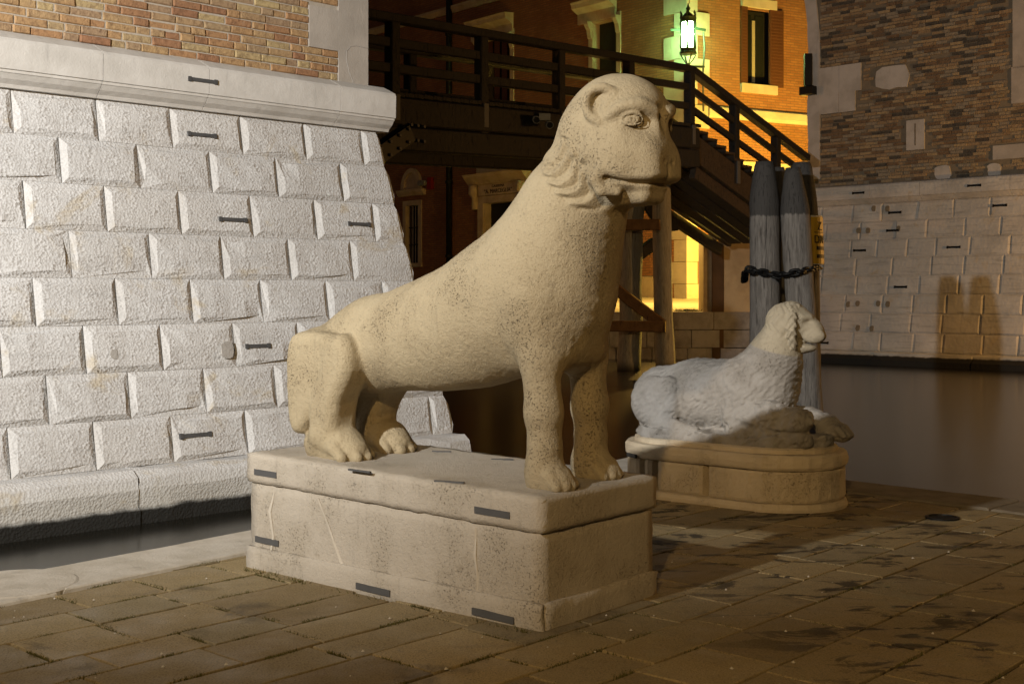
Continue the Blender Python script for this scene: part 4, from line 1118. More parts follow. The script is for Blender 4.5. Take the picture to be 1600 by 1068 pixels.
# ---------------------------------------------------------------- round-ended plinth
P2 = base_thing('lion_plinth', (c2v.x, c2v.y, 0), 'low warm stone plinth with round ends under the lying lion', 'plinth')
def stadium(h, r, n=12):
    out = []
    for k in range(n + 1):
        t = -math.pi / 2 + math.pi * k / n; out.append((h + r * math.cos(t), r * math.sin(t)))
    for k in range(n + 1):
        t = math.pi / 2 + math.pi * k / n; out.append((-h + r * math.cos(t), r * math.sin(t)))
    return out
def w2(x, y, z): p = c2v + pff * x + pvv * y; return (p.x, p.y, z)
def drum(name, prof, h=.415, n=14):
    V = []; F = []
    for r, z in prof:
        for x, y in stadium(h, r, n): V.append(w2(x + random.uniform(-.003, .003), y + random.uniform(-.003, .003), z + random.uniform(-.003, .003)))
    m_ = 2 * (n + 1)
    for i in range(len(prof) - 1):
        for k in range(m_): F.append((i * m_ + k, i * m_ + (k + 1) % m_, (i + 1) * m_ + (k + 1) % m_, (i + 1) * m_ + k))
    F += [tuple(range(m_ - 1, -1, -1)), tuple(range((len(prof) - 1) * m_, len(prof) * m_))]
    return part(name, V, F, M['plinth2'], P2)
drum('foot_course', [(.50, -.04), (.505, .02), (.495, .055), (.47, .062)])
drum('core', [(.40, .05), (.40, .30)])
drum('cap_slab', [(.46, .302), (.492, .306), (.506, .325), (.510, .36), (.506, .40), (.49, .417), (.45, .421)])
drum('bed_slab', [(.44, .42), (.44, .452), (.42, .462)], .405)
# body stones between upright grooves
ringp = stadium(.415, .488, 14); per = []
for i, p in enumerate(ringp):
    q = ringp[(i + 1) % len(ringp)]; k = max(1, int(math.hypot(q[0] - p[0], q[1] - p[1]) / .028))
    for j in range(k): per.append((p[0] + (q[0] - p[0]) * j / k, p[1] + (q[1] - p[1]) * j / k))
npz = len(per)
def perim_at(px, py, yy=-.488):
    p = ground_at(px, py, .18); q = p - c2v; a = (q.dot(pff), q.dot(pvv)); return min(range(npz), key=lambda i: (per[i][0] - a[0]) ** 2 + (per[i][1] - a[1]) ** 2)
cuts = sorted({perim_at(1047, 735), perim_at(1145, 742), perim_at(1250, 748), int(npz * .45), int(npz * .62), int(npz * .8)})
for ci in range(len(cuts)):
    i0, i1 = cuts[ci], cuts[(ci + 1) % len(cuts)]
    if i1 <= i0: i1 += npz
    ids = [i % npz for i in range(i0, i1 + 1)]; nn = len(ids)
    if nn < 2: continue
    V = []; F = []
    lv = [(.90, .058), (.985, .066), (1.0, .085), (1.0, .18), (1.0, .28), (.985, .297), (.90, .301)]
    for s_, z in lv:
        for c_, i in enumerate(ids):
            x, y = per[i]; e = s_ - ((.15 if c_ in (0, nn - 1) else .02 if c_ in (1, nn - 2) else 0) if s_ > .95 else 0)
            cx = max(-.415, min(.415, x)); V.append(w2(cx + (x - cx) * e + random.uniform(-.003, .003), y * e + random.uniform(-.003, .003), z))
    for r_ in range(len(lv) - 1):
        for c_ in range(nn - 1): F.append((r_ * nn + c_, r_ * nn + c_ + 1, (r_ + 1) * nn + c_ + 1, (r_ + 1) * nn + c_))
    part('body_stone', V, F, M['plinth2'], P2)
i = perim_at(1000, 700); b = MB()
x, z = -.70, .30
b.bar(w2(-.72, -.415, .315), w2(-.60, -.475, .315), .02, .03); b.part('iron_cramp', M['iron'], P2)
# ---------------------------------------------------------------- far quay: rising stone ground with a block wall to the water
FQ = base_thing('far_quay', (4, 40, 0), None, None); FQ['kind'] = 'structure'
b = MB()
b.add([(-40, 36.0, 1.10), (8.4, 36.0, 1.10), (8.4, 37.2, 1.18), (40, 37.2, 1.18), (40, 60, 2.1), (-40, 60, 2.1), (-40, 36.0, -2), (8.4, 36.0, -2), (8.4, 37.2, -2), (40, 37.2, -2), (40, 60, -2), (-40, 60, -2)],
      [(0, 1, 2, 3, 4, 5), (6, 7, 1, 0), (7, 8, 2, 1), (8, 9, 3, 2), (9, 10, 4, 3), (10, 11, 5, 4), (11, 6, 0, 5)])
b.part('far_ground', M['plaster'], FQ)
for r_ in range(3):
    x = -9.2 - .5 * (r_ % 2)
    while x < 6.5:
        L = random.uniform(.8, 1.3); b = MB(); b.box(x + .01, x + L - .01, 35.9 + random.uniform(-.03, .03), 36.2, -.45 + r_ * .52 + .012, .07 + r_ * .52 - .012); b.part('quay_block', M['farblock'], FQ); x += L
# dry seaweed heap on the edge by the corner
V = []; F = []
for k in range(220):
    e = at_depth(random.uniform(1045, 1093), 482, 35.9) if 0 else Vector((random.gauss(5.1, .22), 36.15 + random.uniform(-.1, .25), 1.12)); a = random.uniform(0, 6.3); n = len(V)
    V += [(e.x, e.y, e.z), (e.x + .02, e.y, e.z), (e.x + math.cos(a) * .12, e.y + math.sin(a) * .1, e.z + random.uniform(.0, .10))]; F.append((n, n + 1, n + 2))
tag(link('dry_weed', mesh('dry_weed', V, F), m=M['dark']), kind='stuff')
# ---------------------------------------------------------------- the brick barracks on the corner
K3 = Vector((273 / FPX * 44, 44, 0)); dA = Vector((-.65, .76, 0)).normalized(); dB = Vector((.885, .466, 0)).normalized()
nA = Vector((-dA.y, dA.x, 0)); nB = Vector((dB.y, -dB.x, 0))
if nA.y > 0: nA = -nA
BB = base_thing('brick_building', (K3.x, K3.y, 1.2), 'brick corner building with stone window surrounds behind the wooden bridge', 'building')
def fA(a, z, o=0.0): p = K3 + dA * a + nA * o; return (p.x, p.y, z)
def fB(a, z, o=0.0): p = K3 + dB * a + nB * o; return (p.x, p.y, z)
def on(d, px, py):
    t = (px - 800) / FPX; a = (t * K3.y - K3.x) / (d.x - t * d.y); D = K3.y + d.y * a; return a, 1.6 + (460 - py) / FPX * D
A_ = lambda px, py: on(dA, px, py)
B_ = lambda px, py: on(dB, px, py)
def uvwall(name, f, a0, a1, z0, z1, holes=()):
    """brick wall with its openings cut out: a grid of quads"""
    xs = sorted({a0, a1} | {h[0] for h in holes} | {h[1] for h in holes}); zs = sorted({z0, z1} | {h[2] for h in holes} | {h[3] for h in holes}); V = []; F = []; U = []
    for i in range(len(xs) - 1):
        for j in range(len(zs) - 1):
            cx, cz = (xs[i] + xs[i + 1]) / 2, (zs[j] + zs[j + 1]) / 2
            if any(h[0] < cx < h[1] and h[2] < cz < h[3] for h in holes): continue
            n = len(V); q = [(xs[i], zs[j]), (xs[i + 1], zs[j]), (xs[i + 1], zs[j + 1]), (xs[i], zs[j + 1])]
            V += [f(x, z, 0) for x, z in q]; U += q; F.append((n, n + 1, n + 2, n + 3))
    o = part(name, V, F, M['brickwall'], BB); u = o.data.uv_layers.new(name='UVMap')
    for i, c in enumerate(U): u.data[i].uv = c
    return o
def rect(fn, x0, y0, x1, y1):
    """pixel rectangle on a facade -> a0, a1, z0, z1 with a rising away from the corner"""
    p, q = fn(x0, (y0 + y1) / 2)[0], fn(x1, (y0 + y1) / 2)[0]; m_ = (x0 + x1) / 2
    return min(p, q), max(p, q), fn(m_, y1)[1], fn(m_, y0)[1]
# openings
WB = rect(B_, 1166, 18, 1201, 132); WA3 = rect(A_, 927, 33, 964, 150); WA2 = rect(A_, 752, 60, 798, 165); WN = rect(A_, 635, 321, 655, 411); DR = rect(A_, 757, 316, 808, 452)
DR = (DR[0], DR[1], 1.3, DR[3])
uvwall('facade_wall', fA, .01, 26, .9, 22, [WA3, WA2, WN, DR]); uvwall('side_wall', fB, .01, 12, .9, 22, [WB])
b = MB(); b.hexa(fbox(fA, .6, 26, .9, 22, -.45, -.5)); b.hexa(fbox(fB, .6, 12, .9, 22, -.45, -.5)); b.part('inner_wall', M['print'], BB)
def frame_opening(f, w, name, surround, m='trim', depth=.4, glass='glass', proud=.05):
    a0, a1, z0, z1 = w; s = surround; b = MB()
    b.hexa(fbox(f, a0 - s, a0, z0, z1, -depth, proud)); b.hexa(fbox(f, a1, a1 + s, z0, z1, -depth, proud)); b.hexa(fbox(f, a0 - s, a1 + s, z1 + .001, z1 + s, -depth, proud)); b.hexa(fbox(f, a0 - s * 1.15, a1 + s * 1.15, z0 - s * .8, z0 - .001, -depth, proud + .05))
    fr_ = b.part(name, M[m], BB); sub(fr_, BB)
    fpart('pane', f, a0, a1, z0, z1, -depth + .02, -depth + .06, M[glass], fr_)
    return fr_
# side facade: window with open shutters, lintel, sill
w = WB; wf = base = fpart('window', fB, w[0] - .04, w[1] + .04, w[2] - .04, w[3] + .04, -.42, -.30, M['print'], BB); sub(wf, BB)
wm = (w[0] + w[1]) / 2
for (p, q) in ((w[0] + .03, wm - .09), (wm + .09, w[1] - .03)): fpart('pane', fB, p, q, w[2] + .05, w[3] - .1, -.29, -.27, M['glass'], wf)
fpart('curtain_strip', fB, wm - .06, wm + .08, w[2] + .1, w[3] - .3, -.265, -.25, M['white_bar'], wf)
for (x0, x1) in ((1156, 1166), (1201, 1222)):
    r = rect(B_, x0, 12, x1, 136); r = (r[0], r[1], w[2] - .06, w[3] + .1)
    sh = fpart('shutter', fB, r[0], r[1], r[2], r[3], .03, .08, M['shutter'], BB); sub(sh, BB)
    for k in range(22):
        z = r[2] + .12 + (r[3] - r[2] - .24) * k / 22; fpart('slat', fB, r[0] + .05, r[1] - .05, z, z + .055, .078, .098, M['shutter'], sh)
for (x0, y0, x1, y1, nm) in ((1157, 0, 1211, 14, 'lintel'), (1156, 133, 1212, 147, 'sill')):
    r = rect(B_, x0, y0, x1, y1); fpart(nm, fB, r[0], r[1], r[2], r[3], -.1, .12, M['quoin'], BB)
zS = B_(1180, 190)[1]; zS1 = B_(1180, 172)[1]
fprism(fB, .9, 12, [(-.1, zS), (.10, zS), (.14, zS + .12), (.14, zS1 - .05), (.08, zS1), (-.1, zS1)], M['quoin'], 'string_course', BB)
z0, z1 = B_(1150, 272)[1], B_(1150, 252)[1]; fprism(fB, .9, 12, [(-.1, z0), (.12, z0), (.12, z1), (-.1, z1)], M['quoin'], 'plinth_band', BB)
# quoins at the corner, long and short in turn
z = 1.2; k = 0
while z < 14:
    h = .82 if z > 6 else .78; la, lb = (1.05, .42) if k % 2 else (.55, .95); k += 1
    cA = (fA(.0, 0, .05)); p0 = K3 + nA * .06 + nB * .06
    V = []
    for zz in (z + .008, z + h - .008):
        for p in (K3 + dA * la + nA * .06, p0, K3 + dB * lb + nB * .06, K3 + dB * lb - nB * .1, K3 - nA * .1 - nB * .1 + Vector((0, .15, 0)), K3 + dA * la - nA * .1): V.append((p.x, p.y, zz))
    F = [(5, 4, 3, 2, 1, 0), (6, 7, 8, 9, 10, 11)] + [(i, (i + 1) % 6, 6 + (i + 1) % 6, 6 + i) for i in range(6)]
    part('quoin', V, F, M['quoin'], BB); z += h
# long facade: foot, string courses
zf = A_(1040, 432)[1]
fprism(fA, 1.06, 26, [(-.1, 1.0), (.12, 1.0), (.12, zf), (-.1, zf + .05)], M['trim'], 'foot_course', BB)
a_, z_ = A_(641, 33); fprism(fA, 1.06, a_ + 4, [(-.1, z_ - .2), (.06, z_ - .2), (.16, z_), (.16, z_ + .1), (-.1, z_ + .12)], M['trim'], 'string_course', BB)
a_, z_ = A_(625, 240); fprism(fA, a_ - 1.2, a_ + 5, [(-.1, z_ - .18), (.08, z_ - .18), (.14, z_ + .1), (-.1, z_ + .14)], M['trim'], 'string_course', BB)
# upper windows with bracketed hoods
for (wd, x0, y0, x1, y1, gl, nm) in ((WA2, 735, 24, 806, 48, 'glass', 'window'), (WA3, 901, 2, 968, 32, 'dark_shutter', 'window')):
    fr_ = frame_opening(fA, wd, nm, .22, glass=gl)
    r = rect(A_, x0, y0, x1, y1); zt = wd[3] + .55
    hd = fprism(fA, r[0] + .15, r[1] - .15, [(-.1, zt - .5), (.10, zt - .5), (.10, zt - .12), (.30, zt - .02), (.42, zt + .05), (.45, zt + .20), (.50, zt + .28), (-.1, zt + .34)], M['trim'], 'window_hood', BB)
    for a in (wd[0] - .12, wd[1] + .12): fprism(fA, a - .10, a + .10, [(0, zt - 1.15), (.10, zt - 1.1), (.16, zt - .8), (.30, zt - .6), (.30, zt - .5), (0, zt - .49)], M['trim'], 'bracket', BB)
    if gl == 'glass':
        for k in range(4): a = wd[0] + (wd[1] - wd[0]) * (k + .5) / 4; fpart('shutter_leaf', fA, a - .16, a + .16, wd[2], wd[3], -.3, -.26, M['shutter'], BB)
# round-topped window low on the wall
fr_ = frame_opening(fA, WN, 'window', .22)
aw = (WN[0] + WN[1]) / 2; hw = (WN[1] - WN[0]) / 2
for k in range(5):
    a = WN[0] + (WN[1] - WN[0]) * (k + .5) / 5; b = MB(); b.bar(fA(a, WN[2], -.16), fA(a, WN[3], -.16), .035, .035, up=(1, 0, 0)); b.part('grille_bar', M['white_bar'] if k in (1, 2, 3) else M['black_iron'], fr_)
for zz in (.32, .62): b = MB(); z = WN[2] + (WN[3] - WN[2]) * zz; b.bar(fA(WN[0], z, -.14), fA(WN[1], z, -.14), .03, .04); b.part('grille_bar', M['black_iron'], fr_)
zc = A_(645, 302)[1]; fprism(fA, aw - hw - .5, aw + hw + .5, [(-.1, zc - .12), (.10, zc - .12), (.22, zc + .04), (.24, zc + .16), (-.1, zc + .18)], M['trim'], 'window_cornice', BB)
zb = zc + .18; zt = A_(645, 263)[1]; ra = (zt - zb); n = 14; wide = hw + .30
def arch(r0w, r0h, o0, o1, r1w=None, r1h=None, name='arch', m='trim'):
    V = []; F = []
    for k in range(n + 1):
        t = math.pi * k / n
        for (rw, rh) in ((r0w, r0h), (r1w, r1h)):
            x, z = aw + rw * math.cos(t), zb + rh * math.sin(t)
            for o in (o0, o1): V.append(fA(x, z, o))
    for k in range(n):
        i = 4 * k; F += [(i + 1, i + 3, i + 7, i + 5), (i, i + 1, i + 5, i + 4), (i + 2, i + 6, i + 7, i + 3)]
    return part(name, V, F, M[m], BB)
arch(wide, ra, -.05, .12, wide * .70, ra * .78, 'arch_moulding'); arch(wide * .70, ra * .78, -.05, .03, .01, .01, 'niche_panel')
# doorway with carved head and inscription
dm = (DR[0] + DR[1]) / 2; dw = (DR[1] - DR[0]) / 2
b = MB()
for (p, q) in ((DR[0] - .35, DR[0]), (DR[1], DR[1] + .35)): b.hexa(fbox(fA, p, q, DR[2], DR[3], -.4, .10))
b.hexa(fbox(fA, DR[0] - .35, DR[1] + .35, DR[3] + .001, DR[3] + .3, -.4, .10)); dfr = b.part('door_surround', M['trim'], BB)
dj = MB(); dj.hexa(fbox(fA, DR[0], DR[0] + .02, DR[2], DR[3], -1.0, .0)); dj.hexa(fbox(fA, DR[1] - .02, DR[1], DR[2], DR[3], -1.0, .0)); dj.part('door_reveal', M['trim'], BB)
dl_ = fpart('door', fA, DR[0] + .03, DR[1] - .03, DR[2], DR[3] - .02, -.40, -.34, M['print'], BB)
zp0 = A_(785, 310)[1]; zp1 = A_(785, 286)[1]; zk = A_(785, 270)[1]; zt = A_(785, 256)[1]
zp0 = DR[3] + .32
fpart('inscription_panel', fA, DR[0] - .25, DR[1] + .25, zp0, zp1, -.1, .14, M['trim'], BB)
fprism(fA, DR[0] - .85, DR[1] + .85, [(-.1, zp1 + .002), (.20, zp1 + .002), (.30, zp1 + .12), (.48, zk - .12), (.55, zk), (-.1, zk + .05)], M['trim'], 'door_cornice', BB)
fpart('door_attic', fA, DR[0] - .35, DR[1] + .35, zk + .052, zt, -.1, .16, M['trim'], BB)
for a in (DR[0] - .48, DR[1] + .48):
    b = MB(); b.tube([fA(a, zp1 - .02, .22), fA(a, zp1 - .35, .22), fA(a, (zp0 + zp1) / 2 - .3, .14), fA(a, zp0 - .55, .10)], [.20, .21, .13, .17], 10); b.part('scroll_bracket', M['trim'], BB, True)
def letters(txt, f, a, z, size, out, m, parent, flip, name='lettering', squeeze=1.0):
    cu = bpy.data.curves.new('txt', 'FONT'); cu.body = txt; cu.size = size; cu.align_x = 'CENTER'; cu.align_y = 'CENTER'; cu.extrude = .004
    tmp = bpy.data.objects.new('txt', cu); COL.objects.link(tmp); bpy.context.view_layer.update()
    me = bpy.data.meshes.new_from_object(tmp.evaluated_get(bpy.context.evaluated_depsgraph_get())); bpy.data.objects.remove(tmp)
    V = [f(a + (-1 if flip else 1) * v.co.x * squeeze, z + v.co.y, out + v.co.z) for v in me.vertices]; F = [tuple(p.vertices) for p in me.polygons]
    return part(name, V, F, m, parent)
zi = (zp0 + zp1) / 2
letters('CASERMA', fA, dm, zp0 + (zp1 - zp0) * .76, (zp1 - zp0) * .34, .147, M['print'], BB, True, squeeze=1.15); letters('\u201cA. MARCEGLIA\u201d', fA, dm, zp0 + (zp1 - zp0) * .32, (zp1 - zp0) * .52, .147, M['print'], BB, True, squeeze=1.0)
# downpipe
a0 = A_(706, 300)[0]; b = MB(); b.tube([fA(a0, 1.3, .16), fA(a0, 22, .16)], .13, 10); pp = b.part('downpipe', M['black_iron'], BB, True); sub(pp, BB)
for z in (3.2, 6.4, 9.6, 12.8): b = MB(); b.lathe(fA(a0, z, .16), [(.15, 0), (.17, .02), (.17, .12), (.15, .14)], 10); b.part('pipe_collar', M['black_iron'], pp)
# roof far above the frame
b = MB(); q = [K3 + nA * .4 + nB * .4, K3 + dA * 26 + nA * .4, K3 + dA * 26 - nA * 8, K3 + dB * 12 + nB * .4]
b.add([(q[0].x, q[0].y, 22), (q[1].x, q[1].y, 22), (q[2].x, q[2].y, 25), (q[3].x, q[3].y, 22.0), (q[0].x, q[0].y, 22.3), (q[1].x, q[1].y, 22.3), (q[2].x, q[2].y, 25.3), (q[3].x, q[3].y, 22.3)], [(0, 1, 2, 3), (4, 5, 6, 7), (0, 1, 5, 4), (1, 2, 6, 5), (2, 3, 7, 6), (3, 0, 4, 7)]); b.part('roof', M['shutter'], BB)
# alarm box: red box with two round lamps
a, z = A_(672, 287)
ab = base_thing('alarm_box', fA(a, z, .1), 'small red alarm box with two round lamps beside the arched window', 'alarm box')
fpart('red_box', fA, a - .28, a + .02, z - .26, z + .26, .0, .16, M['red_paint'], ab)
for k in (0, 1):
    p = fA(a + .18 + .26 * k, z + .03, .14); b = MB(); b.tube([p, tuple(Vector(p) + nA * .16)], [.13, .12], 12); b.part('round_lamp', M['grey_metal'], ab)
b = MB(); b.hexa(fbox(fA, a + .02, a + .56, z - .03, z + .09, 0, .13)); b.part('bracket', M['grey_metal'], ab)
# ---------------------------------------------------------------- lantern before the corner
LC = Vector((275 / FPX * 42.9, 42.9, 0)); lz = lambda y: 1.6 + (460 - y) / FPX * 42.9
LN = base_thing('wall_lantern', (LC.x, LC.y, lz(95)), 'lit crowned iron lantern glowing green white on the building corner', 'lantern')
r = .265; z0, z1 = lz(76), lz(36)
hexp = lambda rr, k, ph=.26: (LC.x + rr * math.cos(math.pi / 3 * k + ph), LC.y + rr * math.sin(math.pi / 3 * k + ph))
for k in range(6):
    p, q = hexp(r * .93, k), hexp(r * .93, k + 1)
    part('pane', [(p[0], p[1], z0), (q[0], q[1], z0), (q[0], q[1], z1), (p[0], p[1], z1)], [(0, 1, 2, 3)], M['lamp_glass'], LN)
    b = MB(); c = hexp(r * .97, k); b.tube([(c[0], c[1], z0 - .02), (c[0], c[1], (z0 + z1) / 2), (c[0], c[1], z1 + .02)], [.052, .026, .052], 6); b.part('frame_bar', M['green_iron'], LN)
    c = hexp(r * 1.02, k); b = MB(); b.tube([(c[0], c[1], z1 + .16), (c[0], c[1], z1 + .26), (c[0], c[1], z1 + .31), (c[0], c[1], z1 + .40)], [.022, .018, .035, .006], 6); b.part('finial', M['green_iron'], LN)
b = MB(); b.lathe((LC.x, LC.y, z1), [(r * 1.0, 0), (r * 1.06, .02), (r * 1.06, .12), (r * 1.12, .17), (r * .9, .19), (r * .5, .30), (r * .22, .36), (.03, .40), (.07, .46), (.085, .50), (.04, .56), (.012, .68)], 12); b.part('crown', M['green_iron'], LN)
b = MB(); b.lathe((LC.x, LC.y, z0 - .20), [(r * .5, 0), (r * 1.14, .0), (r * 1.14, .06), (r * 1.0, .10), (r * 1.0, .20)], 12); b.part('base_ring', M['green_iron'], LN)
b = MB()
for k in range(4):
    c = hexp(r * 1.05, k * 1.5); b.tube([(c[0], c[1], z0 - .22), (LC.x + (c[0] - LC.x) * .72, LC.y + (c[1] - LC.y) * .72, z0 - .36), (LC.x + (c[0] - LC.x) * .25, LC.y + (c[1] - LC.y) * .25, z0 - .52), (LC.x, LC.y, z0 - .70), (LC.x, LC.y, lz(101))], .020, 6)
b.part('scroll_foot', M['green_iron'], LN)
b = MB(); b.bar((LC.x - .65, LC.y + .35, lz(100)), (LC.x + .62, LC.y + .35, lz(102)), .09, .07); b.bar((LC.x, LC.y - .05, lz(101)), (LC.x, LC.y + .95, lz(101)), .08, .07); b.part('wall_bracket', M['green_iron'], LN)
b = MB(); b.bar((LC.x - .55, LC.y + .45, lz(43)), (LC.x - .2, LC.y + .45, lz(43)), .05, .09); b.bar((LC.x + .3, LC.y + .45, lz(40)), (LC.x + .68, LC.y + .5, lz(43)), .05, .09); b.part('stay_bar', M['green_iron'], LN)
b = MB(); b.tube([(LC.x + .62, LC.y + .62, lz(45)), (LC.x + .66, LC.y + .6, lz(70)), (LC.x + .60, LC.y + .6, lz(110)), (LC.x + .62, LC.y + .6, lz(170))], .035, 6); b.tube([(LC.x + .05, LC.y, z1 + .66), (LC.x + .07, LC.y + .3, lz(-10))], .012, 5); b.part('cable', M['iron'], LN)
b = MB(); b.lathe((LC.x, LC.y, z0 + .1), [(.05, 0), (.09, .1), (.09, .4), (.05, .5)], 10); b.part('bulb', M['lamp_glass'], LN)
# ---------------------------------------------------------------- wooden bridge
P1 = Vector((-2.15, 21.5, 0)); P2b = Vector((4.09, 29.0, 0)); bd = (P2b - P1).normalized(); bp = Vector((-bd.y, bd.x, 0)); BL = (P2b - P1).length; BWID = 2.3
BR = base_thing('wooden_bridge', (1, 25, WATER), 'dark timber footbridge with railings and a stair down to the far quay', 'bridge')
def zr(t): return 6.36 + (6.83 - 6.36) * t / BL          # hand rail
def zd(t): return 5.02 + (5.50 - 5.02) * t / BL          # deck
def bpnt(t, s, z): p = P1 + bd * t + bp * s; return (p.x, p.y, z)
def t_at(px): k = (px - 800) / FPX; return (k * P1.y - P1.x) / (bd.x - k * bd.y)
ts = [t_at(x) for x in (470, 613, 752, 873, 982, 1077)]
SB = -.13      # stair: rail height falls along the run
tS = [t_at(x) for x in (1147, 1212)]; TE = t_at(1259)
def zs(t): return 6.83 - (t - BL) * .262
def zsd(t): return 5.50 - (t - BL) * .30 - .05
for s, near_side in ((0, 1), (BWID, 0)):
    for i, t in enumerate(ts):
        if not near_side: t = t + .45
        b = MB(); b.bar(bpnt(t, s, zd(t) - .55 if near_side else zd(t)), bpnt(t, s, zr(t) - .02), .22, .20, up=(bp.x, bp.y, 0)); p = b.part('rail_post', M['dark'], BR); sub(p, BR)
        if near_side:
            b = MB(); b.bar(bpnt(t, s - .12, zd(t) - .42), bpnt(t, s - .12, zd(t) + .02), .13, .03, up=(bp.x, bp.y, 0)); b.part('iron_strap', M['iron'], p)
    for hgt, th in ((0, .15), (-.42, .16), (-.86, .16)):
        b = MB(); b.bar(bpnt(-3.5, s - .02, zr(-3.5) + hgt), bpnt(BL + (.12 if near_side else 0), s - .02, zr(BL + .1) + hgt), .10 if hgt else .22, th); b.part('rail', M['dark'], BR)
    # stair flight rails and posts
    for t in tS:
        b = MB(); b.bar(bpnt(t, s, zsd(t) - .5), bpnt(t, s, zs(t) - .02), .22, .20, up=(bp.x, bp.y, 0)); p = b.part('rail_post', M['dark'], BR); sub(p, BR)
        b = MB(); b.bar(bpnt(t, s - .12, zsd(t) - .5), bpnt(t, s - .12, zsd(t) + .05), .15, .03, up=(bp.x, bp.y, 0)); b.part('iron_strap', M['iron'], p)
    for hgt, th in ((0, .17), (-.45, .15), (-.9, .15)):
        b = MB(); b.bar(bpnt(BL + .05, s - .02, zs(BL) + hgt), bpnt(TE, s - .02, zs(TE) + hgt), .10 if hgt else .22, th); b.part('stair_rail', M['dark'], BR)
    # main beams: two stacked timbers each side
    for z0, z1 in ((.02, .50), (.52, .94)):
        b = MB(); b.bar(bpnt(-3.5, s, zd(-3.5) - (z0 + z1) / 2), bpnt(BL + .3, s, zd(BL) - (z0 + z1) / 2), .26, z1 - z0); b.part('main_beam', M['dark'], BR)
for k in range(5):
    s = .25 + k * .45; b = MB(); b.bar(bpnt(-3.5, s, zd(-3.5) - .30), bpnt(BL + .3, s, zd(BL) - .30), .14, .42); b.part('joist', M['dark'], BR)
t = -3.5
while t < BL + .2:
    b = MB(); b.bar(bpnt(t + .12, -.1, zd(t) + .035), bpnt(t + .12, BWID + .1, zd(t) + .035), .23, .07); b.part('deck_plank', M['dark'], BR); t += .24
# bolted plate at the tower end and bolt rows on the beam
t = t_at(608)
b = MB(); b.bar(bpnt(t - .55, -.2, zd(t) - 1.15), bpnt(t + .35, -.2, zd(t) - .62), .30, .05, up=(bp.x, bp.y, 0)); pl_ = b.part('bolted_plate', M['black_iron'], BR); sub(pl_, BR)
for i in range(4):
    for j in (-.07, .07):
        q = Vector(bpnt(t - .42 + .22 * i, -.225, zd(t) - 1.07 + .13 * i + j * 1.6)); b = MB(); b.tube([q, q - bp * .04], .028, 6); b.part('bolt', M['iron'], pl_)
for i in range(3):
    for j in range(2):
        q = Vector(bpnt(t_at(632) + .16 * i, -.14, zd(1) - .52 - .26 * j)); b = MB(); b.tube([q, q - bp * .05], .03, 6); b.part('bolt', M['iron'], BR)
# stair: strings, treads, landing board
run = .42
for s in (0, BWID):
    b = MB(); b.bar(bpnt(BL + .2, s, zsd(BL) - .42), bpnt(TE, s, zsd(TE) - .42), .14, .62); b.part('stair_string', M['stairwood'], BR)
    b = MB(); b.bar(bpnt(BL + .2, s, zsd(BL) - 1.0), bpnt(TE - .6, s, zsd(TE - .6) - 1.0), .16, .30); b.part('lower_string', M['stairwood'], BR)
for k in range(int((TE - BL - .3) / run)):
    t = BL + .25 + k * run; z = zsd(t) + .02
    b = MB(); b.bar(bpnt(t + run / 2, -.13, z), bpnt(t + run / 2, BWID + .1, z), run + .04, .06); b.part('tread', M['stairwood'], BR)
    b = MB(); b.bar(bpnt(t + run, -.12, z - .08), bpnt(t + run, BWID + .09, z - .08), .04, .14); b.part('riser', M['stairwood'], BR)
for k in range(5):
    s = .3 + k * .42; b = MB(); b.bar(bpnt(BL + .3, s, zsd(BL) - .72), bpnt(TE - .3, s, zsd(TE - .3) - .72), .36, .05); b.part('soffit_board', M['stairwood'], BR)
# trestle in the water: two piles, cross beams, braces
def pile(px_top, y_top, px_mid, px_bot, D, r0, nm='pile'):
    a, m_, c = at_depth(px_top, y_top, D), at_depth(px_mid, 440, D), at_depth(px_bot, 575, D); pts = []
    top = Vector((a.x, a.y, a.z)); bot = Vector((c.x, c.y, -1.2))
    for k in range(9):
        u = k / 8; x = (1 - u) ** 2 * top.x + 2 * u * (1 - u) * m_.x + u * u * bot.x; pts.append((x + random.uniform(-.03, .03), D + random.uniform(-.02, .02), top.z + (bot.z - top.z) * u))
    b = MB(); b.tube(pts, [r0 * (1 + .12 * k / 8 + random.uniform(-.05, .05)) for k in range(9)], 14, rough=.04); return b.part(nm, M['pile'], BR, True)
pile(1033, 255, 1036, 1040, 30.2, .225); pile(990, 255, 986, 981, 30.6, .27)
pile(935, 240, 930, 925, 33.0, .25)
def beam(x0, y0, x1, y1, D0, D1, w, h, m='brace'):
    b = MB(); b.bar(at_depth(x0, y0, D0), at_depth(x1, y1, D1), w, h); return b.part('cross_beam' if abs(y1 - y0) < 10 else 'brace', M[m], BR)
beam(940, 352, 1031, 351, 30.0, 29.7, .22, .26); beam(940, 509, 1040, 510, 30.0, 29.7, .24, .26); beam(955, 446, 1036, 508, 30.3, 29.9, .18, .26); beam(995, 400, 1022, 380, 31.2, 31.6, .16, .30, 'dark')
beam(1000, 300, 1030, 346, 30.9, 30.9, .22, .3, 'dark'); beam(1040, 353, 1058, 351, 31.3, 31.3, .2, .3, 'dark'); beam(830, 250, 960, 420, 33, 33, .24, .3, 'dark')
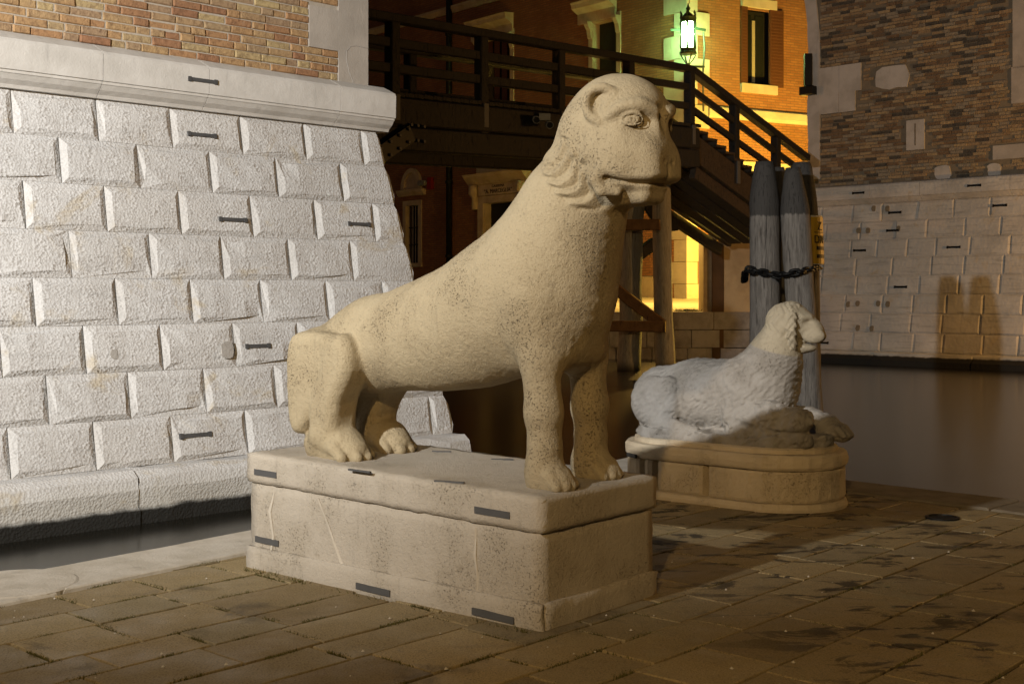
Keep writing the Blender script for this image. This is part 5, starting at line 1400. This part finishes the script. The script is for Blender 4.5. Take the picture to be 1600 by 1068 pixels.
# ---------------------------------------------------------------- landing pier under the stair foot
DP = 36.0
PR = base_thing('bridge_pier', tuple(at_depth(1140, 540, DP)), 'stained rendered stone pier carrying the foot of the bridge stair', 'pier')
def pbox(x0, x1, y0, y1, D0, D1, nm, m):
    a, c = at_depth(x0, y0, D0), at_depth(x1, y1, D0); b = MB(); b.box(a.x, c.x, D0, D1, min(a.z, c.z), max(a.z, c.z)); return b.part(nm, M[m], PR)
pbox(1131, 1215, 373, 640, DP, DP + 1.1, 'pier_body', 'pier'); pbox(1113, 1130.6, 384, 640, DP - .1, DP + 1.05, 'corner_pilaster', 'pier_dark'); pbox(1099, 1112.6, 376, 640, DP + .05, DP + 1.0, 'edge_strip', 'pier')
pbox(1099, 1216, 366, 372.7, DP - .16, DP + 1.2, 'pier_cap', 'pier')
# flood lamps clamped to the bridge beam
q = Vector(bpnt(t_at(838), -.13, 0)); q.z = 1.6 + (460 - 190) / FPX * q.y
FL = base_thing('twin_floodlight', tuple(q), 'pair of small grey floodlights on the dark bridge beam', 'floodlight')
b = MB(); b.box(q.x - .05, q.x + .17, q.y - .2, q.y, q.z - .0, q.z + .13); b.part('junction_box', M['grey_metal'], FL)
for dx, dz in ((-.14, .02), (.12, -.08)):
    b = MB(); b.tube([(q.x + dx, q.y - .1, q.z + dz + .02), (q.x + dx + .03, q.y - .5, q.z + dz - .06)], [.06, .075], 12); h_ = b.part('lamp_head', M['grey_metal'], FL); sub(h_, FL)
    b = MB(); b.tube([(q.x + dx + .031, q.y - .502, q.z + dz - .06), (q.x + dx + .032, q.y - .52, q.z + dz - .064)], .058, 12); b.part('lens', M['glass'], h_)
# ---------------------------------------------------------------- mooring posts lashed with a chain, and a sign
def mooring(pts_px, D, r, top_r, label, notch=False):
    """pts_px: (x, y) of the axis from the top down"""
    P = [at_depth(x, y, D) for x, y in pts_px]; bot = P[-1] + (P[-1] - P[-2]).normalized() * 2.0
    o = base_thing('mooring_post', (P[-1].x, P[-1].y, WATER), label, 'mooring post', 'mooring posts lashed by a chain')
    n = 26; pts = []; rad = []; P = P + [bot]
    Z = [p.z for p in P][::-1]
    for k in range(n):
        u = k / (n - 1); z = P[0].z + (-1.3 - P[0].z) * (u ** 1.3)
        x = float(np.interp(z, Z, [p.x for p in P][::-1])); y = float(np.interp(z, Z, [p.y for p in P][::-1])); dz = P[0].z - z
        rr = top_r + (r - top_r) * min(1, dz / .52) if dz < .52 else r * (1 + .008 * (dz - .6))
        if dz < .03: rr = top_r * .9
        pts.append((x, y, z)); rad.append(rr * (1 + random.uniform(-.012, .012)))
    b = MB(); b.tube(pts, rad, 18, rough=.018); b.part('shaft', M['post'], o, True)
    return o
mooring([(1194, 253), (1195, 420), (1195, 560)], 17.0, .205, .13, 'dark topped grey mooring post standing nearest the pier')
mooring([(1238, 262), (1247, 420), (1262, 640)], 16.6, .192, .10, 'leaning grey mooring post behind the lying lion\u2019s head')
mooring([(1252, 254), (1257, 420), (1259, 600)], 17.25, .20, .13, 'grey mooring post carrying the yellow sign')
mooring([(1213, 262), (1216, 420), (1218, 600)], 17.8, .15, .12, 'thin blackish mooring post in the gap of the lashed posts')
# chain: links as parts
CH = base_thing('mooring_chain', tuple(at_depth(1220, 426, 16.4)), 'heavy black chain lashed round the mooring posts', 'chain')
def chain_link(c, d, up, L=.135, w=.075, r=.019):
    d = d.normalized(); s = d.cross(up).normalized(); pts = []
    for k in range(13):
        t = 2 * math.pi * k / 12; x = math.cos(t); y = math.sin(t); q = c + d * (x * w * .5 + (L - w) * .5 * (1 if x > .01 else -1 if x < -.01 else 0)) + s * (y * w * .5); pts.append(q)
    b = MB(); b.tube(pts, r, 6); b.part('link', M['black_iron'], CH, True)
path = [at_depth(x, y, D) for x, y, D in ((1163, 438, 17.2), (1164, 426, 16.85), (1172, 421, 16.68), (1195, 426, 16.70), (1213, 430, 16.6), (1228, 428, 16.36), (1250, 424, 16.32), (1268, 421, 16.5), (1280, 419, 17.0))]
acc = 0; tot = []
for i in range(len(path) - 1):
    a, c = path[i], path[i + 1]; L = (c - a).length; k = 0
    while acc < L: tot.append((a.lerp(c, acc / L), c - a)); acc += .092
    acc -= L
for i, (c, d) in enumerate(tot): chain_link(c, d, Vector((0, 0, 1)) if i % 2 else Vector((0, 1, .3)))
# yellow notice bent round the post
sc_ = at_depth(1258, 380, 17.25); SR = .232; sx, sy = sc_.x, sc_.y
SG = base_thing('warning_sign', (sx, sy, sc_.z), 'curved yellow notice with white edge on the mooring post', 'sign')
zt, zb = 1.6 + (460 - 337) / FPX * 17.1, 1.6 + (460 - 413) / FPX * 17.1; zh = zt - zb
def fS(a, z, o=0.0): t = -1.42 + a / SR; return (sx + (SR + o) * math.cos(t) + (zb + zh / 2 - z) * .03, sy + (SR + o) * math.sin(t), z)
def curved(name, a0, a1, z0, z1, o0, o1, m):
    V = []; F = []; n = 10
    for k in range(n + 1):
        a = a0 + (a1 - a0) * k / n
        for z, o in ((z0, o0), (z0, o1), (z1, o1), (z1, o0)): V.append(fS(a, z, o))
    for k in range(n):
        i = 4 * k
        for j in range(4): F.append((i + j, i + (j + 1) % 4, i + 4 + (j + 1) % 4, i + 4 + j))
    F += [(3, 2, 1, 0), tuple(4 * n + j for j in range(4))]
    return part(name, V, F, m, SG)
curved('white_edge', -.035, .50, zb, zt, 0, .008, M['white_paint']); curved('yellow_face', -.008, .48, zb + .01, zt - .02, .0085, .013, M['sign_yellow'])
for (txt, z, h) in (('Z', zt - .15, .17), ('DIV', zt - .33, .15)): letters(txt, fS, .125, z, h, .017, M['print'], SG, False, squeeze=.85)
curved('rule_line', .03, .40, zt - .235, zt - .225, .0135, .016, M['print'])
for z in (zt - .47, zt - .58): curved('print_line', .06, .34, z, z + .05, .0135, .0155, M['print'])
